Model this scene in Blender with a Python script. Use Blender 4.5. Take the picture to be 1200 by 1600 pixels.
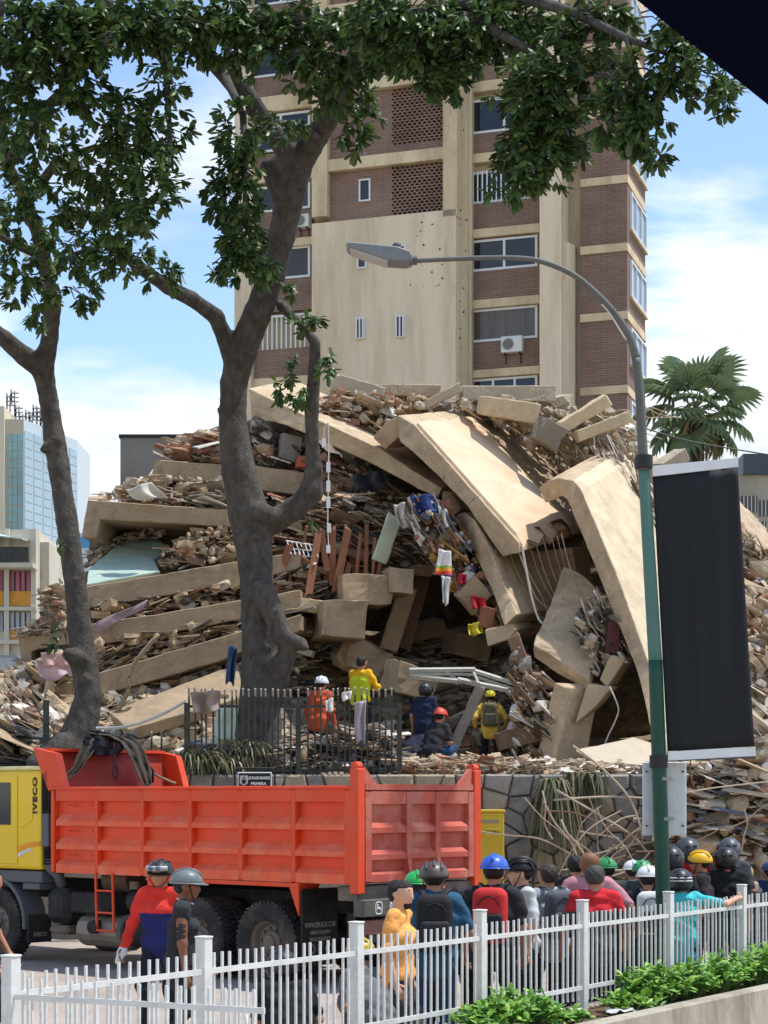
import bpy, bmesh, math, random
import numpy as np
from mathutils import Vector, Matrix, Euler
random.seed(7); np.random.seed(7)
for o in list(bpy.data.objects): bpy.data.objects.remove(o)
S = bpy.context.scene
COL = S.collection
# ------------------------------------------------------------------ camera
FPX, HOR, CAMZ = 2900.0, 1243.0, 2.55          # focal length and horizon in photo pixels, eye height
cam = bpy.data.cameras.new('camera'); cam.sensor_fit = 'VERTICAL'; cam.sensor_height = 36
cam.lens = 36*FPX/1600; cam.shift_y = (HOR-800)/1600; cam.clip_end = 3000
camo = bpy.data.objects.new('camera', cam); COL.objects.link(camo)
camo.location = (0, 0, CAMZ); camo.rotation_euler = (math.radians(90), 0, 0); S.camera = camo
# ------------------------------------------------------------------ light
SUN_EL, SUN_AZ = math.radians(69), math.radians(84)    # azimuth from +Y, clockwise: high, to the right
S.world = bpy.data.worlds.new('World'); S.world.use_nodes = True
def setup_world():
    nt = S.world.node_tree; N = nt.nodes; L = nt.links; N.clear()
    out = N.new('ShaderNodeOutputWorld'); bg = N.new('ShaderNodeBackground'); bg.inputs[1].default_value = 0.138
    sky = N.new('ShaderNodeTexSky'); sky.sky_type = 'NISHITA'; sky.sun_disc = False
    sky.sun_elevation = SUN_EL; sky.sun_rotation = SUN_AZ; sky.air_density = 1.0; sky.dust_density = 0.4; sky.ozone_density = 2.0
    tc = N.new('ShaderNodeTexCoord'); sep = N.new('ShaderNodeSeparateXYZ'); L.new(tc.outputs['Generated'], sep.inputs[0])
    def math_(op, a, b=None, clamp=False):
        n = N.new('ShaderNodeMath'); n.operation = op; n.use_clamp = clamp
        for i, v in enumerate((a, b)):
            if v is None: continue
            if isinstance(v, (int, float)): n.inputs[i].default_value = v
            else: L.new(v, n.inputs[i])
        return n.outputs[0]
    z = math_('MAXIMUM', sep.outputs[2], 0.0); zz = math_('ADD', z, 0.22)
    cx = math_('DIVIDE', sep.outputs[0], zz); cy = math_('DIVIDE', sep.outputs[1], zz)
    comb = N.new('ShaderNodeCombineXYZ'); L.new(cx, comb.inputs[0]); L.new(cy, comb.inputs[1]); comb.inputs[2].default_value = 8.8
    n1 = N.new('ShaderNodeTexNoise'); n1.inputs['Scale'].default_value = 1.7; n1.inputs['Detail'].default_value = 9
    n1.inputs['Roughness'].default_value = 0.56; n1.inputs['Distortion'].default_value = 0.35; L.new(comb.outputs[0], n1.inputs['Vector'])
    n2 = N.new('ShaderNodeTexNoise'); n2.inputs['Scale'].default_value = 3.2; n2.inputs['Detail'].default_value = 7; L.new(comb.outputs[0], n2.inputs['Vector'])
    lift = math_('MINIMUM', math_('MAXIMUM', math_('MULTIPLY', math_('SUBTRACT', 0.30, z), 1.35), -0.07), 0.16)   # cloud banks thicken towards the horizon; extra cloud added overhead, unseen, for fill light
    v = math_('ADD', n1.outputs[0], lift)
    r = N.new('ShaderNodeMapRange'); r.interpolation_type = 'SMOOTHSTEP'; r.inputs[1].default_value = 0.49; r.inputs[2].default_value = 0.62; L.new(v, r.inputs[0])
    mask = r.outputs[0]
    shade = N.new('ShaderNodeMapRange'); shade.inputs[1].default_value = 0.3; shade.inputs[2].default_value = 0.7
    shade.inputs[3].default_value = 4.0; shade.inputs[4].default_value = 6.0; L.new(n2.outputs[0], shade.inputs[0])
    cc = N.new('ShaderNodeCombineColor'); L.new(math_('MULTIPLY', shade.outputs[0], 0.965), cc.inputs[0]); L.new(math_('MULTIPLY', shade.outputs[0], 0.99), cc.inputs[1]); L.new(shade.outputs[0], cc.inputs[2])
    mx = N.new('ShaderNodeMix'); mx.data_type = 'RGBA'; L.new(math_('MULTIPLY', mask, 0.88), mx.inputs[0]); L.new(sky.outputs[0], mx.inputs[6]); L.new(cc.outputs[0], mx.inputs[7])
    L.new(mx.outputs[2], bg.inputs[0]); L.new(bg.outputs[0], out.inputs[0])
setup_world()
sun = bpy.data.lights.new('sun', 'SUN'); sun.energy = 2.7; sun.angle = math.radians(1.2); sun.color = (1, 0.98, 0.95)
suno = bpy.data.objects.new('sun', sun); COL.objects.link(suno)
sd = Vector((math.sin(SUN_AZ)*math.cos(SUN_EL), math.cos(SUN_AZ)*math.cos(SUN_EL), math.sin(SUN_EL)))
suno.rotation_euler = sd.to_track_quat('Z', 'Y').to_euler(); suno.location = sd*60
S.view_settings.view_transform = 'Standard'; S.view_settings.look = 'None'; S.view_settings.gamma = 1; S.view_settings.exposure = 0.78
S.view_settings.use_curve_mapping = False
S.render.resolution_x, S.render.resolution_y = 768, 1024
S.cycles.max_bounces = 6; S.cycles.diffuse_bounces = 3; S.cycles.transparent_max_bounces = 6

# ------------------------------------------------------------------ helpers
R = math.radians
U = random.uniform
def P(x, y, Y):                                  # photo pixel and distance -> point in the place
    return Vector(((x-600)/FPX*Y, Y, CAMZ+(HOR-y)/FPX*Y))
def lin(*c):
    if len(c) == 1: c = c[0]
    return tuple(((v/255)/12.92 if v/255 <= 0.04045 else ((v/255+0.055)/1.055)**2.4) for v in c)
MATS = {}
def M(name, col, rough=0.8, var=0.18, scale=4.0, bump=0.15, bscale=30.0, dirt=None, damt=0.4, dscale=1.2, metal=0.0, spec=0.35, streak=None, coat=0, trans=0):
    if name in MATS: return MATS[name]
    m = bpy.data.materials.new(name); m.use_nodes = True; nt = m.node_tree; N = nt.nodes; L = nt.links
    b = N['Principled BSDF']; b.inputs['Roughness'].default_value = rough; b.inputs['Metallic'].default_value = metal
    b.inputs['Specular IOR Level'].default_value = spec
    if coat: b.inputs['Coat Weight'].default_value = coat
    tc = N.new('ShaderNodeTexCoord'); mp = N.new('ShaderNodeMapping'); L.new(tc.outputs['Object'], mp.inputs[0])
    if streak: mp.inputs['Scale'].default_value = streak
    n = N.new('ShaderNodeTexNoise'); n.inputs['Scale'].default_value = scale; n.inputs['Detail'].default_value = 6; n.inputs['Roughness'].default_value = 0.62
    L.new(mp.outputs[0], n.inputs['Vector'])
    rp = N.new('ShaderNodeMapRange'); rp.inputs[1].default_value = 0.3; rp.inputs[2].default_value = 0.7; rp.inputs[3].default_value = 1-var; rp.inputs[4].default_value = 1+var
    L.new(n.outputs[0], rp.inputs[0])
    mul = N.new('ShaderNodeVectorMath'); mul.operation = 'SCALE'; mul.inputs[0].default_value = col; L.new(rp.outputs[0], mul.inputs[3])
    c = mul.outputs[0]
    if dirt:
        d = N.new('ShaderNodeTexNoise'); d.inputs['Scale'].default_value = dscale; d.inputs['Detail'].default_value = 8; d.inputs['Roughness'].default_value = 0.7
        L.new(mp.outputs[0], d.inputs['Vector'])
        dr = N.new('ShaderNodeMapRange'); dr.inputs[1].default_value = 0.45; dr.inputs[2].default_value = 0.68; dr.inputs[3].default_value = 0; dr.inputs[4].default_value = damt
        L.new(d.outputs[0], dr.inputs[0])
        mx = N.new('ShaderNodeMix'); mx.data_type = 'RGBA'; L.new(dr.outputs[0], mx.inputs[0]); L.new(c, mx.inputs[6]); mx.inputs[7].default_value = (*dirt, 1); c = mx.outputs[2]
    L.new(c, b.inputs['Base Color'])
    if bump:
        n2 = N.new('ShaderNodeTexNoise'); n2.inputs['Scale'].default_value = bscale; n2.inputs['Detail'].default_value = 5; L.new(mp.outputs[0], n2.inputs['Vector'])
        bp = N.new('ShaderNodeBump'); bp.inputs['Strength'].default_value = min(1, bump*2); bp.inputs['Distance'].default_value = 0.03; L.new(n2.outputs[0], bp.inputs['Height']); L.new(bp.outputs[0], b.inputs['Normal'])
    if trans:
        b.inputs['Alpha'].default_value = 1
    MATS[name] = m
    return m
class MB:
    def __init__(s): s.v = []; s.f = []; s.m = []
    def add(s, vs, fs, mi=0):
        o = len(s.v); s.v.extend([tuple(v) for v in vs]); s.f.extend([tuple(i+o for i in f) for f in fs]); s.m.extend([mi]*len(fs)); return s
    def box(s, c, sz, rot=None, mi=0, jit=0):
        c = Vector(c); hx, hy, hz = sz[0]/2, sz[1]/2, sz[2]/2
        vs = [Vector((x, y, z)) for z in (-hz, hz) for y in (-hy, hy) for x in (-hx, hx)]
        if jit: vs = [Vector((v.x*U(1-jit, 1+jit), v.y*U(1-jit, 1+jit), v.z*U(1-jit, 1+jit))) for v in vs]
        if rot is not None:
            if not isinstance(rot, Matrix): rot = Euler(rot).to_matrix()
            vs = [rot @ v for v in vs]
        return s.add([v+c for v in vs], [(0,2,3,1),(4,5,7,6),(0,1,5,4),(2,6,7,3),(0,4,6,2),(1,3,7,5)], mi)
    def b2(s, x0, x1, y0, y1, z0, z1, mi=0):
        return s.box(((x0+x1)/2, (y0+y1)/2, (z0+z1)/2), (x1-x0, y1-y0, z1-z0), None, mi)
    def prism(s, a, b, mi=0):
        n = len(a); fs = [tuple(range(n)), tuple(range(2*n-1, n-1, -1))] + [(i, i+n, (i+1) % n+n, (i+1) % n) for i in range(n)]
        return s.add(list(a)+list(b), fs, mi)
    def tube(s, pts, rad, n=6, mi=0, flat=1.0):
        pts = [Vector(p) for p in pts]; k = len(pts)
        if not hasattr(rad, '__len__'): rad = [rad]*k
        vs = []; up = Vector((0.13, 0.21, 1))
        for i, p in enumerate(pts):
            t = (pts[min(i+1, k-1)]-pts[max(i-1, 0)]).normalized()
            a = t.cross(up)
            if a.length < 1e-3: a = t.cross(Vector((1, 0, 0)))
            a.normalize(); b = a.cross(t)
            for j in range(n):
                q = 2*math.pi*j/n; vs.append(p+a*math.cos(q)*rad[i]+b*math.sin(q)*rad[i]*flat)
        fs = [(i*n+j, i*n+(j+1) % n, (i+1)*n+(j+1) % n, (i+1)*n+j) for i in range(k-1) for j in range(n)]
        fs += [tuple(range(n-1, -1, -1)), tuple(range((k-1)*n, k*n))]
        return s.add(vs, fs, mi)
    def lathe(s, prof, c=(0,0,0), axis='Z', n=20, mi=0):       # profile of (radius, height), open ends closed by radius 0
        vs = []; c = Vector(c)
        for r, h in prof:
            for j in range(n):
                q = 2*math.pi*j/n; a, b = r*math.cos(q), r*math.sin(q)
                vs.append(c+Vector((a, b, h) if axis == 'Z' else (a, h, b) if axis == 'Y' else (h, a, b)))
        fs = [(i*n+j, i*n+(j+1) % n, (i+1)*n+(j+1) % n, (i+1)*n+j) for i in range(len(prof)-1) for j in range(n)]
        return s.add(vs, fs, mi)
    def mesh(s, name, mats, smooth=False):
        me = bpy.data.meshes.new(name); me.from_pydata(s.v, [], s.f)
        for m in (mats if isinstance(mats, (list, tuple)) else [mats]): me.materials.append(m)
        if any(s.m): me.polygons.foreach_set('material_index', s.m)
        if smooth: me.polygons.foreach_set('use_smooth', [True]*len(s.f))
        me.update(); return me
    def build(s, name, mats, parent=None, smooth=False, loc=None, bevel=0):
        me = s.mesh(name, mats, smooth)
        if bevel: bevel_mesh(me, bevel)
        return ob(name, me, parent, loc)
def bevel_mesh(me, w, seg=1):
    bm = bmesh.new(); bm.from_mesh(me); bmesh.ops.recalc_face_normals(bm, faces=bm.faces)
    bmesh.ops.bevel(bm, geom=list(bm.edges), offset=w, segments=seg, affect='EDGES', profile=0.5, clamp_overlap=True)
    bm.to_mesh(me); bm.free()
def smooth_path(W, k=5):                                             # Catmull-Rom through the points
    S_ = []
    for i in range(len(W)-1):
        p0, p1, p2, p3 = W[max(i-1, 0)], W[i], W[i+1], W[min(i+2, len(W)-1)]
        for t in np.linspace(0, 1, k)[:-1]: S_.append(.5*((2*p1)+(p2-p0)*t+(2*p0-5*p1+4*p2-p3)*t*t+(3*p1-p0-3*p2+p3)*t**3))
    return S_+[W[-1]]
def fixn(me):
    bm = bmesh.new(); bm.from_mesh(me); bmesh.ops.recalc_face_normals(bm, faces=bm.faces); bm.to_mesh(me); bm.free()
def ob(name, me, parent=None, loc=None, rot=None):
    o = bpy.data.objects.new(name, me); COL.objects.link(o)
    if parent is not None: o.parent = parent
    if loc is not None: o.location = loc
    if rot is not None: o.rotation_euler = rot
    return o
def tag(o, label, cat, group=None, kind=None):
    if label: o['label'] = label
    if cat: o['category'] = cat
    if group: o['group'] = group
    if kind: o['kind'] = kind
    return o
def thing(name, label, cat, loc=(0,0,0), rz=0, group=None):
    o = bpy.data.objects.new(name, None); COL.objects.link(o); o.location = loc; o.rotation_euler = (0,0,rz); o.empty_display_size = 0.2
    return tag(o, label, cat, group)
def text_mesh(body, size, mat, extrude=0.004, bold=0.0, space=1.0):
    cu = bpy.data.curves.new('lettering', 'FONT'); cu.body = body; cu.size = size; cu.extrude = extrude; cu.offset = bold; cu.align_x = 'CENTER'; cu.align_y = 'CENTER'; cu.resolution_u = 3; cu.space_character = space
    t = bpy.data.objects.new('tmp', cu); COL.objects.link(t); bpy.context.view_layer.update()
    me = bpy.data.meshes.new_from_object(t.evaluated_get(bpy.context.evaluated_depsgraph_get())); bpy.data.objects.remove(t)
    me.materials.clear(); me.materials.append(mat)
    return me
# ---- signed distance shapes, meshed as one smooth continuous surface (people, trunks, bags)
def sd_cap(p, a, b, ra, rb):
    a = np.array(a, float); ba = np.array(b, float)-a; pa = p-a; t = np.clip((pa@ba)/max(ba@ba, 1e-9), 0, 1)
    return np.linalg.norm(pa-t[:, None]*ba, axis=1)-(ra+t*(rb-ra))
def sd_ell(p, c, r):
    q = (p-np.array(c))/np.array(r); l = np.linalg.norm(q, axis=1); return (l-1)*min(r)
def sd_box(p, c, h, rd):
    q = np.abs(p-np.array(c))-(np.array(h)-rd); return np.linalg.norm(np.maximum(q, 0), axis=1)+np.minimum(q.max(1), 0)-rd
def smin(a, b, k):
    h = np.clip(0.5+0.5*(b-a)/k, 0, 1); return b+(a-b)*h-k*h*(1-h)
def field(p, prims, k):
    d = None
    for pr in prims:
        e = sd_cap(p, *pr[1:]) if pr[0] == 'c' else sd_ell(p, *pr[1:]) if pr[0] == 'e' else sd_box(p, *pr[1:])
        d = e if d is None else smin(d, e, k)
    return d
def bounds(prims):
    lo = np.full(3, 1e9); hi = -lo
    for pr in prims:
        if pr[0] == 'c':
            for q, r in ((pr[1], pr[3]), (pr[2], pr[4])): lo = np.minimum(lo, np.array(q)-r); hi = np.maximum(hi, np.array(q)+r)
        else: lo = np.minimum(lo, np.array(pr[1])-np.array(pr[2])); hi = np.maximum(hi, np.array(pr[1])+np.array(pr[2]))
    return lo, hi
def surface(prims, vox, k=0.04, mod=None, cull=False):
    lo, hi = bounds(prims); pad = 3*vox+0.02; lo = lo-pad; hi = hi+pad
    n = np.ceil((hi-lo)/vox).astype(int)+1
    g = [lo[i]+vox*np.arange(n[i]) for i in range(3)]
    if not cull:
        X = np.stack(np.meshgrid(*g, indexing='ij'), -1).reshape(-1, 3); V = field(X, prims, k)
        if mod: V = mod(X, V)
    else:
        V = np.full(int(n.prod()), 9.0); V3 = V.reshape(n)
        for pr in prims:                                            # each limb only near itself
            l2, h2 = bounds([pr]); m = 2*k+3*vox
            i0 = np.maximum(np.floor((l2-m-lo)/vox).astype(int), 0); i1 = np.minimum(np.ceil((h2+m-lo)/vox).astype(int)+1, n)
            X = np.stack(np.meshgrid(*[g[i][i0[i]:i1[i]] for i in range(3)], indexing='ij'), -1); sh = X.shape[:3]
            e = field(X.reshape(-1, 3), [pr], k).reshape(sh); sl = tuple(slice(i0[i], i1[i]) for i in range(3))
            V3[sl] = smin(V3[sl], e, k)
        if mod:
            ix = np.nonzero(np.abs(V) < 3*vox+0.1)[0]; u = np.stack(np.unravel_index(ix, n), -1)*vox+lo; V[ix] = mod(u, V[ix])
    V = V.reshape(n); ins = V < 0
    cs = tuple(n-1); acc = np.zeros(cs+(3,)); cnt = np.zeros(cs)
    co = [(a, b, c) for a in (0, 1) for b in (0, 1) for c in (0, 1)]
    def corner(A, c): return A[c[0]:c[0]+cs[0], c[1]:c[1]+cs[1], c[2]:c[2]+cs[2]]
    for c in co:
        for ax in range(3):
            if c[ax]: continue
            d = list(c); d[ax] = 1; v0, v1 = corner(V, c), corner(V, d); x = (v0 < 0) != (v1 < 0)
            t = np.where(x, v0/np.where(x, v0-v1, 1), 0)
            for q in range(3): acc[..., q] += np.where(x, c[q]+(t if q == ax else 0), 0)
            cnt += x
    act = cnt > 0; idx = np.full(cs, -1); idx[act] = np.arange(act.sum())
    pos = np.argwhere(act)+acc[act]/cnt[act][:, None]; vs = lo+pos*vox
    F = []
    for ax in range(3):
        b, c = [q for q in range(3) if q != ax]
        s0 = [slice(None)]*3; s1 = [slice(None)]*3; s0[ax] = slice(0, -1); s1[ax] = slice(1, None)
        I0, I1 = ins[tuple(s0)], ins[tuple(s1)]; e = np.argwhere(I0 != I1)
        ok = (e[:, b] > 0) & (e[:, c] > 0) & (e[:, b] < cs[b]) & (e[:, c] < cs[c]); e = e[ok]
        if not len(e): continue
        def at(db, dc):
            k2 = e.copy(); k2[:, b] -= db; k2[:, c] -= dc; return idx[k2[:, 0], k2[:, 1], k2[:, 2]]
        q = np.stack([at(1, 1), at(0, 1), at(0, 0), at(1, 0)], 1); fl = I0[e[:, 0], e[:, 1], e[:, 2]]
        if ax == 1: fl = ~fl
        q[~fl] = q[~fl][:, ::-1]; F.append(q)
    F = np.concatenate(F)
    return vs, F
def np_mesh(name, vs, F, mats, smooth=True, extra=None):
    me = bpy.data.meshes.new(name); vl = vs.tolist(); fl = F.tolist()
    if extra is not None and extra.v:
        o = len(vl); vl += extra.v; fl += [tuple(i+o for i in f) for f in extra.f]
    me.from_pydata(vl, [], fl)
    for m in (mats if isinstance(mats, (list, tuple)) else [mats]): me.materials.append(m)
    if smooth: me.polygons.foreach_set('use_smooth', [True]*len(fl))
    me.update(); return me
# ------------------------------------------------------------------ materials of the setting
def brick_mat(name, c1, c2, mortar, w=0.5, h=0.09, ms=0.012):
    m = bpy.data.materials.new(name); m.use_nodes = True; nt = m.node_tree; N = nt.nodes; L = nt.links; b = N['Principled BSDF']; b.inputs['Roughness'].default_value = 0.85
    tc = N.new('ShaderNodeTexCoord'); sp = N.new('ShaderNodeSeparateXYZ'); L.new(tc.outputs['Object'], sp.inputs[0])
    ad = N.new('ShaderNodeMath'); L.new(sp.outputs[0], ad.inputs[0]); L.new(sp.outputs[1], ad.inputs[1])
    cb = N.new('ShaderNodeCombineXYZ'); L.new(ad.outputs[0], cb.inputs[0]); L.new(sp.outputs[2], cb.inputs[1])
    br = N.new('ShaderNodeTexBrick'); br.inputs['Scale'].default_value = 1; br.inputs['Brick Width'].default_value = w; br.inputs['Row Height'].default_value = h; br.inputs['Mortar Size'].default_value = ms
    br.inputs['Color1'].default_value = (*c1, 1); br.inputs['Color2'].default_value = (*c2, 1); br.inputs['Mortar'].default_value = (*mortar, 1); L.new(cb.outputs[0], br.inputs[0])
    n = N.new('ShaderNodeTexNoise'); n.inputs['Scale'].default_value = 0.8; n.inputs['Detail'].default_value = 8; L.new(tc.outputs['Object'], n.inputs[0])
    r = N.new('ShaderNodeMapRange'); r.inputs[1].default_value = .3; r.inputs[2].default_value = .7; r.inputs[3].default_value = .78; r.inputs[4].default_value = 1.15; L.new(n.outputs[0], r.inputs[0])
    mu = N.new('ShaderNodeVectorMath'); mu.operation = 'SCALE'; L.new(br.outputs[0], mu.inputs[0]); L.new(r.outputs[0], mu.inputs[3]); L.new(mu.outputs[0], b.inputs['Base Color'])
    bp = N.new('ShaderNodeBump'); bp.inputs['Distance'].default_value = 0.02; bp.inputs['Strength'].default_value = 0.7; bp.invert = True; L.new(br.outputs['Fac'], bp.inputs['Height']); L.new(bp.outputs[0], b.inputs['Normal'])
    MATS[name] = m; return m
def M_(n, rgb, **k): return M(n, lin(rgb), **k)
brick = brick_mat('tower brick', lin(150,121,104), lin(140,112,96), lin(116,94,80))
stucco = M_('ochre stucco', (224,202,162), rough=.9, var=.10, scale=.5, bump=.12, bscale=9, dirt=lin(140,116,86), damt=.6, dscale=.8, streak=(1,1,.3))
stucco2 = M_('pale stucco', (232,213,180), rough=.9, var=.07, scale=.4, bump=.1, bscale=9, dirt=lin(168,140,104), damt=.55, dscale=.9, streak=(1,1,.13))
stuccog = M_('grey cream concrete', (204,188,154), rough=.9, var=.1, scale=.7, bump=.15, bscale=8, dirt=lin(120,106,86), damt=.5, dscale=.6, streak=(1,1,.25))
glass = M_('dark window glass', (34,40,46), rough=.08, var=.3, scale=.6, bump=0, spec=.6)
glass2 = M_('curtained window glass', (96,88,76), rough=.15, var=.35, scale=2.2, bump=0, spec=.5, streak=(4,4,.12))
white_frame = M_('white window paint', (226,226,222), rough=.5, var=.05, bump=.02)
dark_metal = M_('dark metal', (44,42,40), rough=.55, var=.2, bump=.05)
conc = M_('weathered concrete', (160,152,136), rough=.95, var=.2, scale=2.5, bump=.35, bscale=14, dirt=lin(96,88,74), damt=.6, dscale=.9)
dust = M_('dusty street', (168,155,142), rough=.95, var=.14, scale=.9, bump=.3, bscale=18, dirt=lin(140,126,110), damt=.55, dscale=.35)
soil = M_('brown soil', (96,76,58), rough=1, var=.3, scale=6, bump=.6, bscale=14)
# ------------------------------------------------------------------ ground
def sheet(name, pts, mat, z=None):
    mb = MB(); mb.add([(p[0], p[1], z if z is not None else p[2]) for p in pts], [tuple(range(len(pts)))]); o = mb.build(name, mat); o['kind'] = 'structure'; return o
sheet('ground', [(-700,-100),(700,-100),(700,1500),(-700,1500)], M_('far ground', (132,126,112), rough=1, var=.2, scale=.05, bump=.1), -0.004)
sheet('street', [(-40,-20),(40,-20),(40,34),(-40,34)], dust, 0.0)
# terrace behind the stone wall, with the rubble mound rising on it
def mound_z(X, Y):
    px = 600+X/Y*FPX
    base = 2.92
    t = max(0, Y-36.0)
    left = min(t*0.55, 3.2); mid = min(max(0, Y-39.6)*0.72, 3.6); right = min(max(0, Y-37.5)*.10, 1.2)
    if px < 420: h = left
    elif px < 560: k = (px-420)/140; h = left*(1-k)+mid*k
    elif px < 800: h = mid
    elif px < 880: k = (px-800)/80; h = mid*(1-k)+right*k
    elif px < 1040: h = right
    else: k = min(1, (px-1040)/80); h = right*(1-k)+min(t*.45, 4)*k
    if px < 60: h *= max(0, (px+10)/70)
    return base+h
from mathutils import noise as mnoise
def make_terrace():
    mb = MB(); nx, ny = 110, 70; xs = np.linspace(-16, 20, nx); ys = np.linspace(33.6, 62, ny)
    vs = []
    for y in ys:
        for x in xs:
            z = mound_z(x, y); r = min(1, max(0, (y-33.8)/1.0))
            z += r*(0.16*mnoise.noise(Vector((x*1.3, y*1.3, 0)))+0.10*mnoise.noise(Vector((x*3.3, y*3.3, 5)))+.06*mnoise.noise(Vector((x*7, y*7, 9))))
            vs.append((x, y, z))
    fs = [(j*nx+i, j*nx+i+1, (j+1)*nx+i+1, (j+1)*nx+i) for j in range(ny-1) for i in range(nx-1)]
    mb.add(vs, fs); o = mb.build('terrain', M_('rubble earth', (136,120,100), rough=1, var=.3, scale=5, bump=.7, bscale=12, dirt=lin(92,78,62), damt=.7, dscale=1.6)); o['kind'] = 'structure'
    o['label'] = 'rubble strewn earth terrace behind the stone wall'
make_terrace()
# ------------------------------------------------------------------ the standing tower
def make_tower():
    C = P(980, HOR, 70); cx, cy = C.x, C.y
    root = thing('apartment_tower', 'tall beige and brown brick apartment tower standing behind the collapsed building', 'building', (cx, cy, 0), math.atan2(-.313, .95))
    def ax(px, p=0.0):
        q = (px-600)/FPX; return (q*(cy+.95*p)-(cx+.313*p))/(.95+.313*q)
    def az(px, py, p=0.0):
        a = ax(px, p); return CAMZ+(HOR-py)*(cy-.313*a+.95*p)/FPX
    def panel(mb, x0, x1, y0, y1, p0, p1, ref=None, mi=0):       # pixel rectangle standing between depths p0 (front) and p1
        ref = ref or (x0+x1)/2
        mb.b2(ax(x0, p0), ax(x1, p0), p0, p1, az(ref, y1, p0), az(ref, y0, p0), mi)
    TOP = -120; BOT = 760
    m = MB(); m.b2(ax(366), -2.5, .4, 14, 0, az(700, TOP)); m.build('wall', stuccog, root); m = MB(); m.b2(-2.49, -.06, .4, 3.79, 0, az(700, TOP)); m.build('wing_wall', stuccog, root)
    # brick wing with its bands
    m = MB(); panel(m, 907, 980, TOP, BOT, 0, .38, 940); m.build('brick_wing', brick, root)
    m = MB(); m.b2(-.05, .0, .39, 3.8, 0, az(980, TOP)); m.build('brick_side', brick, root)
    zs_w = [az(940, y) for y in (610, 495, 389, 283, 178, 72, -34)]
    for z in zs_w:
        m = MB(); a0 = ax(907); m.b2(a0, .03, -.05, .0, z-.16, z+.14); m.b2(.0, .03, .0, 3.83, z-.16, z+.14); m.build('floor_band', stucco, root)
    for z in zs_w:                                                  # bay windows of the side
        f = MB(); z0, z1 = z-1.75, z-.35
        f.b2(.002, .12, .45, 3.75, z0-.12, z0-.02); f.build('sill', stuccog, root)
        f = MB()
        for (a, b, c, d) in ((.5, 3.7, z0, z0+.09), (.5, 3.7, z1-.09, z1), (.5, .6, z0+.09, z1-.09), (3.6, 3.7, z0+.09, z1-.09), (1.5, 1.58, z0+.09, z1-.09), (2.6, 2.68, z0+.09, z1-.09)):
            f.b2(.004, .09, a, b, c, d)
        fo = f.build('window', white_frame, root)
        g = MB(); g.b2(.003, .03, .6, 3.6, z0+.09, z1-.09); g.build('pane', M_('pale reflecting glass', (150,168,184), rough=.1, var=.2, scale=.5, bump=0, spec=.6), fo)
    # beige fin next to the brick wing, with the recess
    m = MB(); panel(m, 843, 876, TOP, BOT, -1.1, .38, 860); m.build('pilaster', stucco2, root)
    m = MB()
    prof = [(ax(876), -.9), (ax(884), -.75), (ax(893), -.4), (ax(898), .0), (ax(898), .38), (ax(876), .38)]
    z0, z1 = 0, az(880, 385)
    m.prism([(a, b, z0) for a, b in prof], [(a, b, z1) for a, b in prof]); m.build('curved_balcony_wall', stucco2, root)
    for y0, y1 in ((150, 262), (20, 110)):
        m = MB(); m.prism([(a, b, az(880, y1)) for a, b in prof], [(a, b, az(880, y1)+.5) for a, b in prof]); m.build('balcony_lintel', stucco2, root)
    # central blind shaft
    m = MB(); panel(m, 487, 712, 338, BOT, -.8, .38, 600); m.build('blind_wall', stucco2, root)
    m = MB(); panel(m, 692, 714, TOP, 338, -.8, .38, 700); m.build('pilaster', stucco, root)
    m = MB(); panel(m, 714, 735, TOP, BOT, -.35, .38, 724); m.build('pilaster', stuccog, root)
    m = MB(); panel(m, 487, 511, TOP, 338, -.8, .38, 500); m.build('pilaster', stucco, root)
    for yb in (246, 124, 2, -116):                                   # brick storeys with pierced screens between bands
        m = MB(); panel(m, 511, 692, yb-6, yb+12, -.72, .38, 600); m.build('floor_band', stucco, root)
    for (y0, y1) in ((258, 338), (136, 240), (14, 118), (-104, -4)):
        m = MB(); panel(m, 511, 612, y0, y1, -.45, .38, 600); m.build('brick_panel', brick, root)
        yl = y1-(16 if y0 == 136 else 4)
        if yl < y1-5:
            m = MB(); panel(m, 612, 692, yl, y1, -.45, .38, 650); m.build('brick_panel', brick, root)
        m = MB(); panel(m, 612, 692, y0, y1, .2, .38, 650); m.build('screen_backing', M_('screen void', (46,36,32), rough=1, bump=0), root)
        a0, a1 = ax(612, -.45), ax(692, -.45); z0, z1 = az(650, yl, -.45), az(650, y0, -.45); s = MB(); n = max(6, int((z1-z0)/.115)); h = (z1-z0)/n
        for i in range(n):
            zc = z0+i*h; s.b2(a0, a1, -.45, -.15, zc, zc+h*.34); x = a0+(i % 2)*.1
            while x < a1:
                s.b2(x, min(a1, x+.065), -.449, -.15, zc+h*.34, zc+h); x += .2
        so = s.build('pierced_brick_screen', brick, root); so['kind'] = 'stuff'
    def window(x0, x1, y0, y1, p, mull=(.5,), gl=glass, fr=white_frame, w=.09, bars=0, name='window'):
        ref = (x0+x1)/2; a0, a1 = ax(x0, p), ax(x1, p); z0, z1 = az(ref, y1, p), az(ref, y0, p); f = MB()
        f.b2(a0, a1, p-.06, p+.02, z0, z0+w); f.b2(a0, a1, p-.06, p+.02, z1-w, z1); f.b2(a0, a0+w, p-.06, p+.02, z0+w, z1-w); f.b2(a1-w, a1, p-.06, p+.02, z0+w, z1-w)
        xs = [a0+w]
        for q in mull:
            x = a0+(a1-a0)*q; f.b2(x-w/2, x+w/2, p-.06, p+.02, z0+w, z1-w); xs += [x-w/2, x+w/2]
        xs.append(a1-w); fo = f.build(name, fr, root)
        for i in range(0, len(xs)-1, 2):
            g = MB(); g.b2(xs[i], xs[i+1], p, p+.05, z0+w, z1-w); g.build('pane', gl, fo)
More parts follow.
